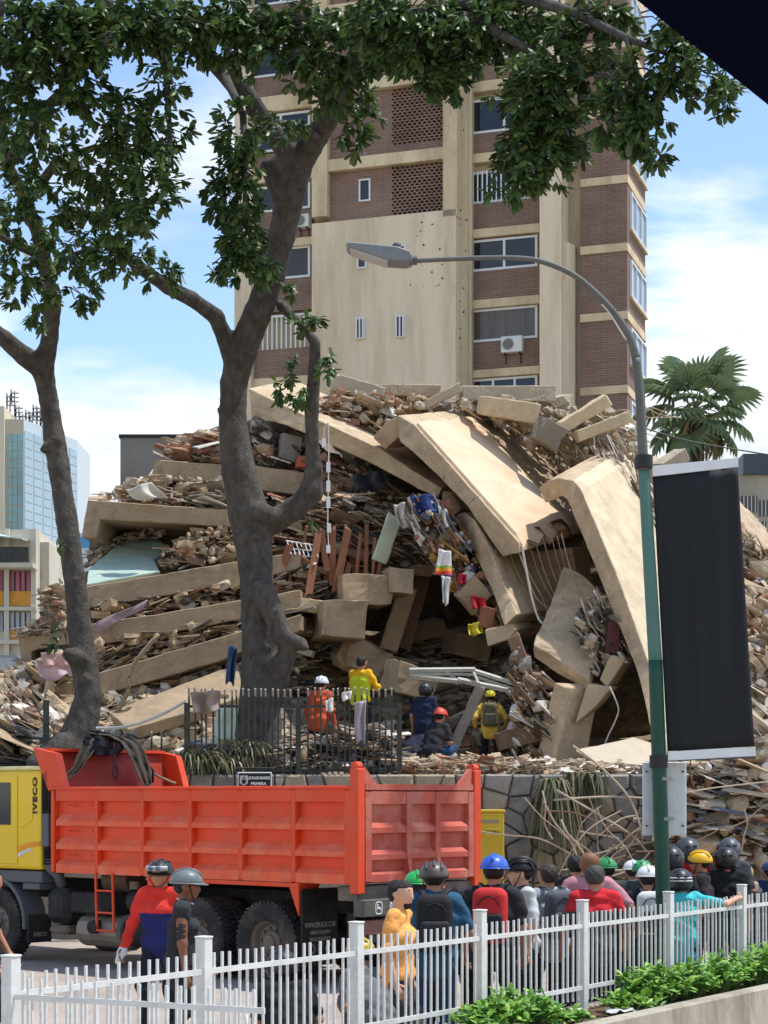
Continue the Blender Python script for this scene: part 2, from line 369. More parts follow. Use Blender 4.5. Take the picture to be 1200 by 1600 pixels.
        if bars:
            for i in range(bars):
                b = MB(); x = a0+(a1-a0)*(i+.5)/bars; b.b2(x-.025, x+.025, p-.16, p-.12, z0, z1); b.build('bar', white_frame, fo)
        return fo
    # small windows
    for (x0, x1, y0, y1, p, g) in ((561,579,280,315,-.47,glass), (558,573,388,420,-.82,glass), (620,634,383,416,-.82,glass), (556,571,497,530,-.82,glass2), (618,634,493,528,-.82,glass2)):
        window(x0, x1, y0, y1, p, (), g, w=.06, bars=3 if y0 > 480 else 0)
    # pock marks in the render
    h = MB()
    for i in range(34):
        if i < 18: x, y, p = U(640, 692), U(345, 450), -.8
        else: x, y, p = 724+U(-7, 7), U(120, 560), -.35
        a, z = ax(x, p), az(x, y, p); r = U(.02, .055); h.add([(a+r*math.cos(t)*U(.6,1.2), p-.004, z+r*math.sin(t)*U(.6,1.2)) for t in np.linspace(0, 6.28, 9)[:-1]], [tuple(range(8))])
    ho = h.build('pock_marks', M_('exposed brown brick', (96,70,50), rough=1), root); ho['kind'] = 'stuff'
    # right window bay
    def bay(x0, x1, rows, p=.1):
        ref = (x0+x1)/2
        for kind, y0, y1 in rows:
            if kind == 'band': m = MB(); panel(m, x0, x1, y0, y1, p-.12, .38, ref); m.build('floor_band', stucco, root)
            elif kind == 'brick': m = MB(); panel(m, x0, x1, y0, y1, p, .38, ref); m.build('brick_panel', brick, root)
            elif kind == 'win': window(x0+2, x1-2, y0, y1, p+.08)
            elif kind == 'win3': window(x0+2, x1-2, y0, y1, p+.08, (.33,.66))
            elif kind == 'cur': window(x0+2, x1-2, y0, y1, p+.08, (), glass2)
            elif kind == 'bar': window(x0+2, x1-2, y0, y1, p+.08, (), glass, bars=14)
            elif kind == 'rail':
                for i in range(13):
                    b = MB(); a = ax(x0+(x1-x0)*(i+.5)/13, p); b.b2(a-.03, a+.03, p, p+.05, az(ref, y1, p), az(ref, y0, p)); b.build('railing_bar', white_frame, root)
                b = MB(); panel(b, x0, x1, y0-3, y0, p-.02, p+.07, ref); b.build('handrail', white_frame, root)
    bay(735, 842, [('band',575,587),('brick',532,575),('cur',481,532),('band',465,478),('brick',421,465),('win',372,421),('band',354,367),('brick',315,354),('bar',265,315),('band',235,249),('brick',205,235),('win',152,205),('band',122,138),('brick',92,122),('win',42,92),('band',12,26),('brick',-18,12),('win',-68,-18),('win3',590,640)])
    bay(392, 487, [('band',589,604),('brick',545,589),('rail',495,545),('brick',437,487),('win',388,437),('band',374,386),('brick',330,374),('win',290,330),('band',262,282),('brick',238,262),('win',178,236),('band',148,172),('brick',118,148),('win',68,118),('band',36,60),('brick',6,36),('win',-44,6)])
    m = MB(); panel(m, 366, 392, TOP, BOT, -.2, .38, 380); m.build('pilaster', stucco2, root)
    # awning strip and air conditioners
    def ac(name, x0, x1, y0, y1, p):
        ref = (x0+x1)/2; a0, a1 = ax(x0, p), ax(x1, p); z0, z1 = az(ref, y1, p), az(ref, y0, p)
        o = thing(name, None, None); o.parent = root; o.name = 'air_conditioner'
        m = MB(); m.b2(a0, a1, p-.35, p, z0, z1); c = m.build('casing', M_('white enamel', (224,222,214), rough=.45, var=.06, bump=.02), o, bevel=.02)
        m = MB(); m.lathe([(0, 0), (.2, 0), (.22, .02), (.24, .0), (.24, .03)], (a0+(a1-a0)*.34, p-.36, (z0+z1)/2), 'Y', 18); fixo = m.build('fan_grille', M_('grey grille', (120,118,112), rough=.6), o)
        for x in (a0+.12, a1-.12):
            m = MB(); m.b2(x-.02, x+.02, p-.33, p-.0, z0-.05, z0-.01); m.b2(x-.02, x+.02, p-.04, p-.001, z0-.4, z0-.05); m.build('bracket', dark_metal, o)
    ac('air_conditioner', 786, 819, 528, 553, .1); ac('air_conditioner', 466, 487, 338, 358, .1)
    m = MB(); m.tube([(ax(736,-.36), -.42, 0), (ax(736,-.36), -.42, az(735, TOP))], .05, 8); m.build('downpipe', stuccog, root)
make_tower()
# ------------------------------------------------------------------ far buildings
def far_block(name, label, x0, x1, ytop, Y, depth, mat, yaw=0, cat='building'):
    a = P(x0, HOR, Y); b = P(x1, HOR, Y); root = thing(name, label, cat, (a.x, Y, 0), yaw); w = (b.x-a.x)
    h = CAMZ+(HOR-ytop)/FPX*Y
    m = MB(); m.b2(0, w, 0, depth, 0, h); m.build('wall', mat, root); return root, w, h
r, w, h = far_block('grey_building', 'plain grey rendered block rising behind the left end of the rubble', 188, 350, 684, 80, 8, M_('grey render', (138,132,124), rough=.95, var=.12, scale=.5, bump=.15, bscale=6, dirt=lin(104,98,90), damt=.5, dscale=.3))
m = MB(); m.b2(-.06, w+.06, -.06, 8.05, h, h+.14); m.build('parapet_cap', dark_metal, r)
r, w, h = far_block('office_building', 'low white office with a bright blue glass strip seen between tree and rubble', 118, 200, 833, 120, 10, M_('white render', (214,216,216), rough=.8, var=.05, bump=.05))
for i in range(4):
    m = MB(); m.b2(.15+i*.95, .95+i*.95, -.05, .0, h-.95, h-.25); m.build('window', M_('bright blue glass', (46,140,190), rough=.1, var=.15, bump=0, spec=.6), r)
# glass tower
C = P(-40, HOR, 150); root = thing('glass_office_tower', 'pale blue glass office tower with rooftop antennas at the left edge', 'building', (C.x, 150, 0), R(0))
def X150(px): return (px-600)/FPX*150-C.x
def Z150(py): return CAMZ+(HOR-py)/FPX*150
m = MB(); m.b2(0, X150(8), -.4, 14, 0, Z150(636)); m.build('side_wall', M_('sand cladding', (214,202,176), rough=.85, var=.06, scale=.3, bump=.05), root)
m = MB(); m.b2(X150(8), X150(37), .0, 14, 0, Z150(655)); m.build('wall', M_('grey sand cladding', (190,180,156), rough=.85, var=.06, bump=.05), root)
gl = M_('pale sky glass', (166,188,196), rough=.12, var=.12, scale=.3, bump=0, spec=.6); gl2 = M_('sea green glass', (120,158,160), rough=.12, var=.25, scale=.4, bump=0, spec=.6)
for i in range(3):
    for j in range(15):
        m = MB(); x0 = X150(12+i*8); z = Z150(678+j*14); m.b2(x0, X150(19.3+i*8), -.06, .0, z-.62, z); m.build('pane', gl2, root)
base = MB(); a, b = (X150(37), 0.0), (X150(92), 9.0)
base.prism([(a[0], a[1], 0), (b[0], b[1], 0), (b[0], 16, 0), (a[0], 16, 0)], [(a[0], a[1], Z150(655)), (b[0], b[1], Z150(655)*1.0), (b[0], 16, Z150(655)), (a[0], 16, Z150(655))]); base.build('curtain_wall', M_('pale mullions', (196,206,208), rough=.4, var=.05, bump=.02), root)
dx, dy = (b[0]-a[0])/6, (b[1]-a[1])/6; nn = Vector((dy, -dx, 0)).normalized()*.05
for i in range(6):
    for j in range(17):
        z1 = Z150(672+j*14); z0 = z1-.64; p0 = Vector((a[0]+dx*(i+.06), a[1]+dy*(i+.06), 0)); p1 = Vector((a[0]+dx*(i+.94), a[1]+dy*(i+.94), 0))
        m = MB(); q = [p0, p1, p1+nn, p0+nn]; m.prism([v+Vector((0,0,z0)) for v in q], [v+Vector((0,0,z1)) for v in q]); m.build('pane', gl, root)
for i, (px, t, bse) in enumerate(((4,604,640),(11,598,640),(18,622,640),(40,634,655),(46,622,655),(52,628,655),(58,637,655),(34,630,655),(24,635,655))):
    m = MB(); x = X150(px); m.tube([(x, 3, Z150(bse)), (x, 3, Z150(t))], .07, 5)
    for k in range(3): z = Z150(t)-.2-k*.35; m.b2(x-.35, x+.35, 2.95, 3.05, z-.05, z+.05); m.b2(x-.3, x-.2, 2.9, 3.1, z-.3, z+.3)
    m.build('antenna', M_('galvanised mast', (150,148,144), rough=.6), root)
# residential block on the left
C = P(-60, HOR, 95); root = thing('apartment_building', 'cream low-rise flats with orange panels and pink curtains behind the left tree', 'building', (C.x, 95, 0))
def X95(px): return (px-600)/FPX*95-C.x
def Z95(py): return CAMZ+(HOR-py)/FPX*95
cream = M_('cream render', (218,208,188), rough=.9, var=.08, scale=.5, bump=.1, dirt=lin(160,148,128), damt=.5, dscale=.5, streak=(1,1,.3))
m = MB(); m.b2(0, X95(56), .3, 12, 0, Z95(826)); m.build('wall', cream, root)
m = MB(); m.b2(X95(56)+.004, X95(70), 1.2, 12, 0, Z95(842)); m.build('side_wall', cream, root)
for py in (884, 948, 1000, 1060): m = MB(); m.b2(0, X95(57), -.1, .3, Z95(py+6), Z95(py)); m.build('floor_band', cream, root)
for px in (-20, 6, 48): m = MB(); m.b2(X95(px), X95(px+8), 0, .29, 0, Z95(826)); m.build('pilaster', cream, root)
pinkc = M_('pink curtain', (190,120,134), rough=.8, var=.3, scale=3, streak=(5,5,.2)); wcur = M_('white curtain', (196,196,196), rough=.8, var=.25, scale=3, streak=(5,5,.2)); orng = M_('orange panel', (226,160,72), rough=.8, var=.1)
for (x0, x1, y0, y1, mt, nm) in ((14,47,892,923,pinkc,'window'),(14,47,923,946,orng,'spandrel_panel'),(14,47,956,985,wcur,'window'),(14,30,985,999,orng,'spandrel_panel'),(-20,4,892,923,pinkc,'window'),(-20,4,923,946,orng,'spandrel_panel'),(-20,4,956,985,wcur,'window')):
    m = MB(); m.b2(X95(x0), X95(x1), .18, .28, Z95(y1), Z95(y0)); wo = m.build(nm, mt, root)
    if nm == 'window':
        m = MB()
        for k in range(5): x = X95(x0)+(X95(x1)-X95(x0))*k/4; m.b2(x-.03, x+.03, .12, .178, Z95(y1), Z95(y0))
        m.build('mullion', dark_metal, wo)
m = MB(); m.b2(0, X95(50), -.9, -.86, Z95(882), Z95(858)); m.build('balcony_railing', M_('balcony bars', (70,68,66), rough=.7, var=.4, scale=8, streak=(6,1,.1)), root)
m = MB(); m.b2(0, X95(57), -1, -.101, Z95(890), Z95(883)); m.build('balcony_slab', cream, root)
m = MB(); m.prism([(0, -1.2, Z95(834)), (X95(42), -1.2, Z95(846)), (X95(46), 1, Z95(842)), (0, 1, Z95(815))], [(0, -1.2, Z95(836)), (X95(42), -1.2, Z95(848)), (X95(46), 1, Z95(844)), (0, 1, Z95(817))]); m.build('awning', M_('pale green sheet', (196,206,198), rough=.6, var=.1), root)
r, w, h = far_block('shop_building', 'single-storey beige shop with a grey sheet roof at the left edge', -60, 22, 1030, 62, 6, M_('beige wall', (200,186,156), rough=.9, var=.08, bump=.1))
m = MB(); m.prism([(-.2,-1.3,h), (w+.35,-1.3,h-.05), (w+.35,6,h+.5), (-.2,6,h+.5)], [(-.2,-1.3,h+.08), (w+.35,-1.3,h+.03), (w+.35,6,h+.58), (-.2,6,h+.58)]); m.build('roof', M_('grey sheet metal', (150,154,156), rough=.5, var=.15, bump=.1), r)
m = MB(); m.b2(-.2, w+.3, -1.28, -1.2, h-.45, h-.06); m.build('fascia', M_('pale grey paint', (190,192,192), rough=.6), r)
# right background building
r, w, h = far_block('grey_apartment_block', 'weathered pale grey low block with barred windows at the right edge behind banner', 1120, 1260, 742, 88, 10, M_('pale grey render', (176,170,156), rough=.95, var=.1, scale=.6, bump=.15, dirt=lin(126,118,104), damt=.5, dscale=.5))
m = MB(); m.b2(1.2, w+.3, -.3, 9, h, h+.95); m.build('roof_tank_house', M_('blue grey sheet', (70,78,90), rough=.5, var=.1), r)
for i, (px, py) in enumerate(((1158,775),(1186,782),(1172,815))):
    x = (px-1120)/FPX*88; z = CAMZ+(HOR-py)/FPX*88
    m = MB(); m.b2(x, x+.75, -.05, -.002, z-.75, z); wo = m.build('window', glass, r)
    for k in range(4): m = MB(); m.b2(x+.1+k*.18, x+.13+k*.18, -.1, -.055, z-.75, z); m.build('bar', white_frame, wo)
# ------------------------------------------------------------------ planter and white fence
FA = R(55.4); fx_, fy_ = .568, .823; FO = Vector((1.935, 18.1, 0))
def FP(a, l, z=0): return Vector((FO.x+fx_*a-fy_*l, FO.y+fy_*a+fx_*l, z))
plc = M_('stained planter concrete', (176,166,146), rough=.95, var=.16, scale=2.4, bump=.3, bscale=18, dirt=lin(108,96,78), damt=.7, dscale=1.5, streak=(1,1,.35))
pr = thing('planter', 'long low concrete planter with leafy plants at the bottom right', 'planter', FO, FA)
m = MB(); m.b2(-5.2, 7.5, -.92, -.74, 0, .53); m.build('wall', plc, pr, bevel=.015)
m = MB(); m.b2(-5.2, 7.5, .12, .26, 0, .46); m.build('back_kerb', plc, pr, bevel=.015)
m = MB(); m.b2(-5.2, -5.02, -.735, .115, 0, .5); m.build('end_wall', plc, pr, bevel=.015)
m = MB(); m.b2(-5.0, 7.5, -.735, .115, .3, .44); m.build('soil', soil, pr)
whitep = M_('chipped white paint', (222,221,214), rough=.5, var=.06, scale=6, bump=.06, bscale=40, dirt=lin(150,138,120), damt=.35, dscale=5)
fr = thing('picket_fence', 'white metal picket fence running along the planter in front of the crowd', 'fence', FO, FA)
pm = MB().b2(-.045, .045, -.045, .045, 0.02, 1.52).b2(-.05, .05, -.05, .05, 1.521, 1.535).mesh('post', whitep); bevel_mesh(pm, .004)
pk = MB().b2(-.0085, .0085, -.0085, .0085, .56, 1.41).mesh('picket', whitep)
BAY = 1.9
for k in range(-4, 4):
    ob('post', pm, fr, (k*BAY, 0, 0))
    if k < 3:
        for j in range(1, 19):
            o = ob('picket', pk, fr, (k*BAY+j*BAY/19, U(-.003,.003), U(-.006,.006)), (U(-.006,.006), U(-.008,.008), 0))
        for z in (.68, 1.28):
            m = MB(); m.b2(k*BAY+.046, (k+1)*BAY-.046, -.030, -.0135, z-.02, z+.02); m.build('rail', whitep, fr)
c0 = FP(-4*BAY, 0); c1 = Vector((-.70, 11.05, 0)); d = c1-c0; Lr = d.length
fr2 = thing('gate', 'short white picket gate leaf standing open in the left foreground', 'gate', c0, math.atan2(d.y, d.x))
for j in range(1, 18):
    ob('picket', pk, fr2, (.05+j*(Lr-.1)/17.5, 0, -.02), (U(-.006,.006), U(-.01,.01), 0))
for z in (.62, 1.27):
    m = MB(); m.b2(.05, Lr, -.030, -.0135, z-.018, z+.018); m.build('rail', whitep, fr2)
m = MB(); m.tube([(Lr-.12, -.045, 1.25), (Lr+.02, -.045, .66)], .013, 5); m.build('brace', whitep, fr2)
# ------------------------------------------------------------------ rubble
fasc = M_('tan render on slab edge', (196,172,138), rough=.95, var=.17, scale=4.5, bump=.16, bscale=42, dirt=lin(140,124,102), damt=.62, dscale=2.1)
fasc2 = M_('dusty brown slab edge', (166,144,114), rough=.95, var=.18, scale=4.5, bump=.18, bscale=42, dirt=lin(116,102,84), damt=.65, dscale=2.1)
rubc = M_('broken concrete', (184,170,146), rough=1, var=.2, scale=3, bump=.6, bscale=11, dirt=lin(140,122,98), damt=.6, dscale=1.6)
rubg = M_('grey broken concrete', (142,134,122), rough=1, var=.22, scale=3, bump=.6, bscale=12, dirt=lin(104,92,76), damt=.6, dscale=1.4)
rubt = M_('tan broken plaster', (174,152,122), rough=1, var=.2, scale=3, bump=.5, bscale=12)
rubb = M_('broken red clay brick', (160,118,94), rough=1, var=.25, scale=4, bump=.4, bscale=20)
wood = M_('dusty brown wood', (134,108,86), rough=.85, var=.25, scale=3, bump=.2, streak=(1,1,.3))
woodr = M_('reddish wood panel', (140,92,64), rough=.75, var=.2, scale=3, bump=.15, streak=(3,3,.3))
dark = M_('dark cloth scraps', (64,58,54), rough=1, var=.3)
pale = M_('pale plaster scraps', (212,204,190), rough=.95, var=.12, bump=.2)
floorf = M_('bleached floor tiles', (220,194,162), rough=.85, var=.10, scale=1.1, bump=.12, bscale=8, dirt=lin(196,150,110), damt=.5, dscale=.9, streak=(.5,.5,1.6))
mint = M_('mint green painted plaster', (166,186,172), rough=.85, var=.08, scale=.9, bump=.2, bscale=6, dirt=lin(190,190,176), damt=.5, dscale=1.2)
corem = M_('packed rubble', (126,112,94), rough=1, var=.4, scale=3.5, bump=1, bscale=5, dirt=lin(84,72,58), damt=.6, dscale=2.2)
SG = 'collapsed floor slabs'
def rough_mesh(me, amt, sub=0.35, cap=2600):
    bm = bmesh.new(); bm.from_mesh(me); bmesh.ops.recalc_face_normals(bm, faces=bm.faces)
    bmesh.ops.triangulate(bm, faces=[f for f in bm.faces if len(f.verts) > 4])
    for _ in range(6):
        es = [e for e in bm.edges if e.calc_length() > sub]
        if not es or len(bm.faces) > cap: break
        bmesh.ops.subdivide_edges(bm, edges=es, cuts=1, use_grid_fill=True)
    for v in bm.verts:
        n = mnoise.noise_vector(v.co*2.3)*amt+mnoise.noise_vector(v.co*6.1)*amt*.6+mnoise.noise_vector(v.co*15)*min(amt, .03)*.9; v.co += Vector(n)
    bm.to_mesh(me); bm.free()
def slab(label, out, Y, back, mat, name='concrete_slab', rough=.011, bev=.018, cat='slab', group=SG, fine=False, topmat=None, thick=0):
    out = [(q[0], q[1]+(thick if i+.5 > len(out)/2 else 0), *q[2:]) for i, q in enumerate(out)]
    pts = [P(q[0], q[1], q[2] if len(q) > 2 else Y) for q in out]; bk = Vector(back)
    base = sum(pts, Vector())/len(pts); base.z = min(p.z for p in pts)
    mb = MB(); mb.prism([p-base for p in pts], [p+bk-base for p in pts]); me = mb.mesh(name, mat)
    if bev: bevel_mesh(me, bev)
    rough_mesh(me, rough, 0.2 if fine else .24, 9000 if fine else 5200)
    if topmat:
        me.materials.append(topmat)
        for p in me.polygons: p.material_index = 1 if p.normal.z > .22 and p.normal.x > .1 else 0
    o = ob(name, me, None, base); return tag(o, label, cat, group)
def inter(a, b, t): return a+(b-a)*t
def addY(l, y0, y1): return [(x, y, inter(y0, y1, i/(len(l)-1))) for i, (x, y) in enumerate(l)]
slab('topmost short slab on the left, its end hooked down, bricks lying on it', [(242,718),(262,719),(340,725),(395,727),(470,737),(558,748),(560,774),(470,768),(408,760),(345,753),(264,744),(258,770),(231,768)], 42, (.6, 9, .3), fasc2, thick=6)
slab('second slab from the top left with a downturned end beside the left tree', [(137,781),(200,785),(280,791),(356,796),(470,806),(472,828),(358,817),(260,811),(156,806),(150,834),(127,833)], 41, (.6, 9, .3), fasc2, thick=6)
slab('left slab edge sloping up below the mint green floor', [(75,936),(100,928),(137,916),(255,897),(374,876),(470,862),(470,888),(374,905),(255,925),(137,945),(98,953),(94,980),(74,976)], 40.2, (.6, 9, .3), fasc2, thick=6)
slab('fourth left slab edge down, sagging to the left tree', [(104,985),(140,975),(260,957),(377,937),(470,922),(470,945),(377,961),(260,984),(142,1003),(104,1010)], 39.6, (.6, 9, .3), fasc2, thick=6)
slab('blunt slab end projecting left of the left tree', [(27,995),(60,993),(100,988),(104,1008),(60,1014),(48,1018),(50,1042),(34,1042)], 39.6, (.6, 8, .2), fasc2)
slab('lowest long slab edge on the left rising steeply to the big trunk', [(113,1064),(157,1050),(260,1020),(378,986),(470,960),(470,985),(378,1011),(345,1026),(260,1051),(160,1079),(113,1092)], 39, (.6, 8, .2), fasc2, thick=6)
slab('broken slab nose lowest at the left edge of the heap', [(14,1096),(60,1078),(113,1064),(113,1090),(70,1098),(40,1110),(22,1128)], 39, (.6, 7, .2), fasc2)
slab('wide dusty panel lying under the lowest left slab', [(170,1112,37.6),(250,1082,38.2),(372,1036,39.2),(378,1090,38.2),(300,1110,37.4),(200,1140,36.8)], 38, (.05, .15, -.22), fasc2, )
# floor painted mint green, tilted between two slabs
slab('smooth mint green painted floor tilted between the left slabs', [(135,913,40.3),(138,888,41),(182,852,42.4),(240,836,43),(266,858,42.4),(240,874,41.6),(250,893,40.9)], 41, (.03, .2, -.15), mint, name='painted_floor', bev=.02)
# drooping slabs of the right-hand arch
slab('long brown slab edge drooping from the big trunk to the arch', addY([(388,606),(477,650),(494,655),(595,701),(664,748),(690,763)], 42, 40.6)+addY([(684,778),(653,763),(587,727),(479,678),(392,640)], 40.6, 42), 41, (.85, 3.6, 1.0), fasc)
slab('small broken joint block of the drooping slab', addY([(692,766),(704,772),(720,795),(708,806),(690,782)], 40.4, 40.0), 40, (.6, 2, .3), fasc, name='concrete_block', cat='block', group=None)
r2 = slab('huge tilted slab with bleached floor tiles and hooked top edge', addY([(583,684),(600,662),(622,649),(647,664),(690,712),(739,767),(775,808),(810,847)], 41, 38.5)+addY([(812,863),(785,870),(731,792),(680,738),(627,690),(622,682),(602,703)], 38.5, 41), 40, (1.36, 3.2, .78), fasc)
def finish():
    A0, B0 = [(648,665),(690,712),(739,767),(775,808),(811,848)], []
    mb = MB(); k = 14; n = 9; bk = Vector((1.42, 3.3, .8)); top = []
    base = r2.location
    for i in range(k+1):
        t = i/k*4; j = min(3, int(t)); f = t-j; x = inter(A0[j][0], A0[j+1][0], f); y = inter(A0[j][1], A0[j+1][1], f); Y = 41-2.5*(3+t)/7
        p = P(x, y, Y)+Vector((.03, 0, .06))+Vector((1.36, 3.2, .78))*.03
        for q in range(n+1):
            e = Vector((0, 0, 0))
            if i == k: e = Vector((U(-.03, .16), U(-.1, .05), U(-.2, .02)))
            top.append(p+bk*(q/n)*.97+e+Vector((0, 0, .03*math.sin(q*1.1)))-base)
    vs = top+[v-Vector((.03, .0, .045)) for v in top]; o = len(top); fs = []
    for i in range(k):
        for q in range(n):
            a = i*(n+1)+q
            if i == k-1 and q in (3, 6, 7): continue
            fs += [(a, a+1, a+n+2, a+n+1), (o+a, o+a+n+1, o+a+n+2, o+a+1)]
    for q in range(n): fs.append((q, o+q, o+q+1, q+1))
    for i in range(k): a = i*(n+1); fs.append((a, a+n+1, o+a+n+1, o+a)); b = a+n; fs.append((b, o+b, o+b+n+1, b+n+1))
    mb.add(vs, fs); mb.build('floor_finish', floorf, r2)
finish()
bk2 = Vector((1.36, 3.2, .78))*1.03
slab('dust-covered rear bay of the tiled slab under the crest debris', [(*q,) for q in addY([(640,655),(690,712),(739,767),(775,808),(812,850)], 40.4, 38.5)]+addY([(812,862),(775,822),(739,780),(690,726),(636,668)], 38.5, 40.4), 40, (1.5, 3.4, .8), rubt, rough=.05, fine=True).location += bk2
slab('curved lower slab edge hanging inside the arch', addY([(712,806),(724,800),(740,812),(770,868),(792,925),(808,960)], 40, 38)+addY([(788,978),(772,930),(748,878),(722,828)], 38, 40), 39, (1.1, 3, .4), fasc)
slab('square beam end at the foot of the arch', [(757,984),(800,974),(806,984),(797,998),(762,1010)], 38.2, (.8, 3, .4), fasc, name='beam_end', cat='beam', group=None)
slab('inner brown partition hanging behind the rebar strands', [(738,815),(840,862),(895,855),(905,920),(850,985),(812,1000)], 40.6, (.5, 1.6, .2), fasc2, name='hanging_partition', cat='wall', group=None)
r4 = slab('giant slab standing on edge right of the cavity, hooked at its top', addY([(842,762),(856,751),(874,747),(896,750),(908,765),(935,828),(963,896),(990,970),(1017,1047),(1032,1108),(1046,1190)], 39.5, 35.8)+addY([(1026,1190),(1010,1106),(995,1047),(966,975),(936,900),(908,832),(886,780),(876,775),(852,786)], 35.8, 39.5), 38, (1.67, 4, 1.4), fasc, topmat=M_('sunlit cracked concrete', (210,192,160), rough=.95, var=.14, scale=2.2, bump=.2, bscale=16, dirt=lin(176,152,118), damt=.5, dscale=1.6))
slab('wide tan rubble-caked slab sloping down behind the black banner', [(975,705,43.5),(1060,735,43),(1120,775,42.6),(1165,822,42),(1250,930,41),(1250,1190,38),(1130,1190,38),(1075,1060,40)], 42, (1.5, 6, 1), M_('tan earth-caked slab', (186,166,138), rough=1, var=.22, scale=2, bump=.6, bscale=7, dirt=lin(150,112,78), damt=.6, dscale=1.3), rough=.06, fine=True)
slab('cracked slab lump leaning in the cavity mouth beside the standing slab', [(881,885,39.4),(904,893,39.2),(930,916,38.8),(943,935,38.6),(938,1000,37.8),(920,1062,37.2),(876,1033,37.4),(833,1005,37.6),(858,950,38.5)], 38, (.02, .12, -.27), fasc, name='concrete_lump', rough=.03)
slab('short broken beam under the leaning lump', [(936,1062),(954,1023),(978,1030),(948,1075)], 37.2, (.3, .8, .1), fasc, name='broken_beam', cat='beam', group=None)
slab('pointed beam fragment pointing down to the dark void', [(918,1068),(957,1074),(930,1105),(898,1132)], 37.1, (.2, .6, .05), fasc, name='broken_beam', cat='beam', group=None)
slab('leaning column stub beside the man in yellow', [(866,1066),(884,1074),(872,1130),(862,1194),(836,1194),(850,1130)], 37, (.75, .6, .0), fasc, name='column_stub', cat='column', group=None)
slab('flat white plaster sheet lying on the wall edge by the lamp post', [(900,1172,35),(990,1152,36.2),(1040,1168,35.6),(1020,1196,34),(930,1190,34)], 35, (0, .04, -.05), M_('white plaster sheet', (190,174,150), rough=.9, var=.08, bump=.2), name='plaster_sheet', cat='sheet', group=None, bev=.008)
slab('long pale board lying along the wall top', [(830,1197,34),(930,1188,34.2),(1010,1200,34),(1000,1208,33.7),(850,1206,33.6)], 34, (0, .05, -.06), pale, name='plaster_board', cat='board', group=None, bev=.008)
# mass of packed rubble deep inside the heap
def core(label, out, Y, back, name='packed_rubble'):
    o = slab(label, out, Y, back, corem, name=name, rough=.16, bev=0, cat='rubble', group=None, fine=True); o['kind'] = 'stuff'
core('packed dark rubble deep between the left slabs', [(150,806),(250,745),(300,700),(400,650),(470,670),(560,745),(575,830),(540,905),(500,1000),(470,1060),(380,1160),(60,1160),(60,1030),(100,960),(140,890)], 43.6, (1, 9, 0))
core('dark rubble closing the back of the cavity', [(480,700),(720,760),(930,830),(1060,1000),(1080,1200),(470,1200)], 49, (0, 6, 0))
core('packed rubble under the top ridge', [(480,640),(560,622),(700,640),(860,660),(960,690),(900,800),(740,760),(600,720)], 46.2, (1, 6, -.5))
# ---- debris
PAL = [rubt, rubg, rubc, rubb, wood, dark, pale, woodr, M_('faded blue scraps', (92,98,110), rough=.9), M_('mustard scraps', (170,130,60), rough=.9)]
def inpoly(x, y, p):
    c = False; j = len(p)-1
    for i in range(len(p)):
        if (p[i][1] > y) != (p[j][1] > y) and x < (p[j][0]-p[i][0])*(y-p[i][1])/(p[j][1]-p[i][1])+p[i][0]: c = not c
        j = i
    return c
CH = []
def chunk_mesh(k):
    bm = bmesh.new(); bmesh.ops.create_icosphere(bm, subdivisions=1, radius=1)
    rr = random.Random(k)
    for v in bm.verts:
        c = v.co; q = max(abs(c.x), abs(c.y), abs(c.z)); v.co = c/q**.8*rr.uniform(.72, 1.08)
    vs = [tuple(v.co) for v in bm.verts]; fs = [tuple(v.index for v in f.verts) for f in bm.faces]; bm.free(); return vs, fs
CH = [chunk_mesh(k) for k in range(12)]
def put_piece(mb, p, typ, s, slope, mi):
    yaw = U(-.6, .6); e = Euler((U(-.5, .5), slope+U(-.35, .35), yaw)).to_matrix()
    if typ == 'chunk':
        vs, fs = random.choice(CH); sc = Vector((U(.6, 1.3), U(.6, 1.2), U(.35, .9)))*s*.5; e = Euler((U(0, 6), U(0, 6), U(0, 6))).to_matrix()
        mb.add([p+e@Vector((v[0]*sc.x, v[1]*sc.y, v[2]*sc.z)) for v in vs], fs, mi)
    elif typ == 'plank': mb.box(p, (s*U(1.6, 3.4), s*U(.2, .5), s*U(.06, .16)), e, mi, .08)
    elif typ == 'sheet': mb.box(p, (s*U(1, 2.2), s*U(.8, 1.6), s*U(.05, .14)), e, mi, .25)
    elif typ == 'shard': mb.box(p, (s*U(.7, 1.4), s*U(.6, 1.1), s*U(.2, .5)), e, mi, .3)
    elif typ == 'rod':
        d = e@Vector((1, 0, 0)); q = e@Vector((0, 0, 1)); l = s*U(1.5, 4); mb.tube([p-d*l*.5, p+q*l*U(-.12, .12), p+d*l*.5], .012, 4, mi)
def ypx(Y, X, z): return HOR-(z-CAMZ)*FPX/Y
def scatter(label, poly, n, Y0, Y1, slope=0, sizes=(.06, .32), pal=(0,0,0,1,1,2,3,4,4,5,6), types=('shard','chunk','chunk','chunk','plank','sheet','rod'), onmound=False, name='rubble', dens=1.7, szk=.72):
    n = int(n*dens); sizes = (sizes[0]*szk, sizes[1]*szk); xs = [p[0] for p in poly]; ys = [p[1] for p in poly]; mb = MB(); c = 0; tries = 0
    while c < n and tries < n*60:
        tries += 1; x, y = U(min(xs), max(xs)), U(min(ys), max(ys))
        if not inpoly(x, y, poly): continue
        Y = U(Y0, Y1)
        if onmound:
            for Yt in np.arange(Y0, Y1, .12):
                q = P(x, y, Yt)
                if q.z <= mound_z(q.x, Yt)+.02: break
            else: continue
            Y = Yt-U(0, .15)
        s = sizes[0]+(sizes[1]*1.5-sizes[0])*random.random()**3.2
        put_piece(mb, P(x, y, Y), random.choice(types), s, slope, random.choice(pal)); c += 1
    o = mb.build(name, PAL); return tag(o, label, 'rubble', None, 'stuff')
sl = lambda dx, dy: math.atan2(dy, dx)
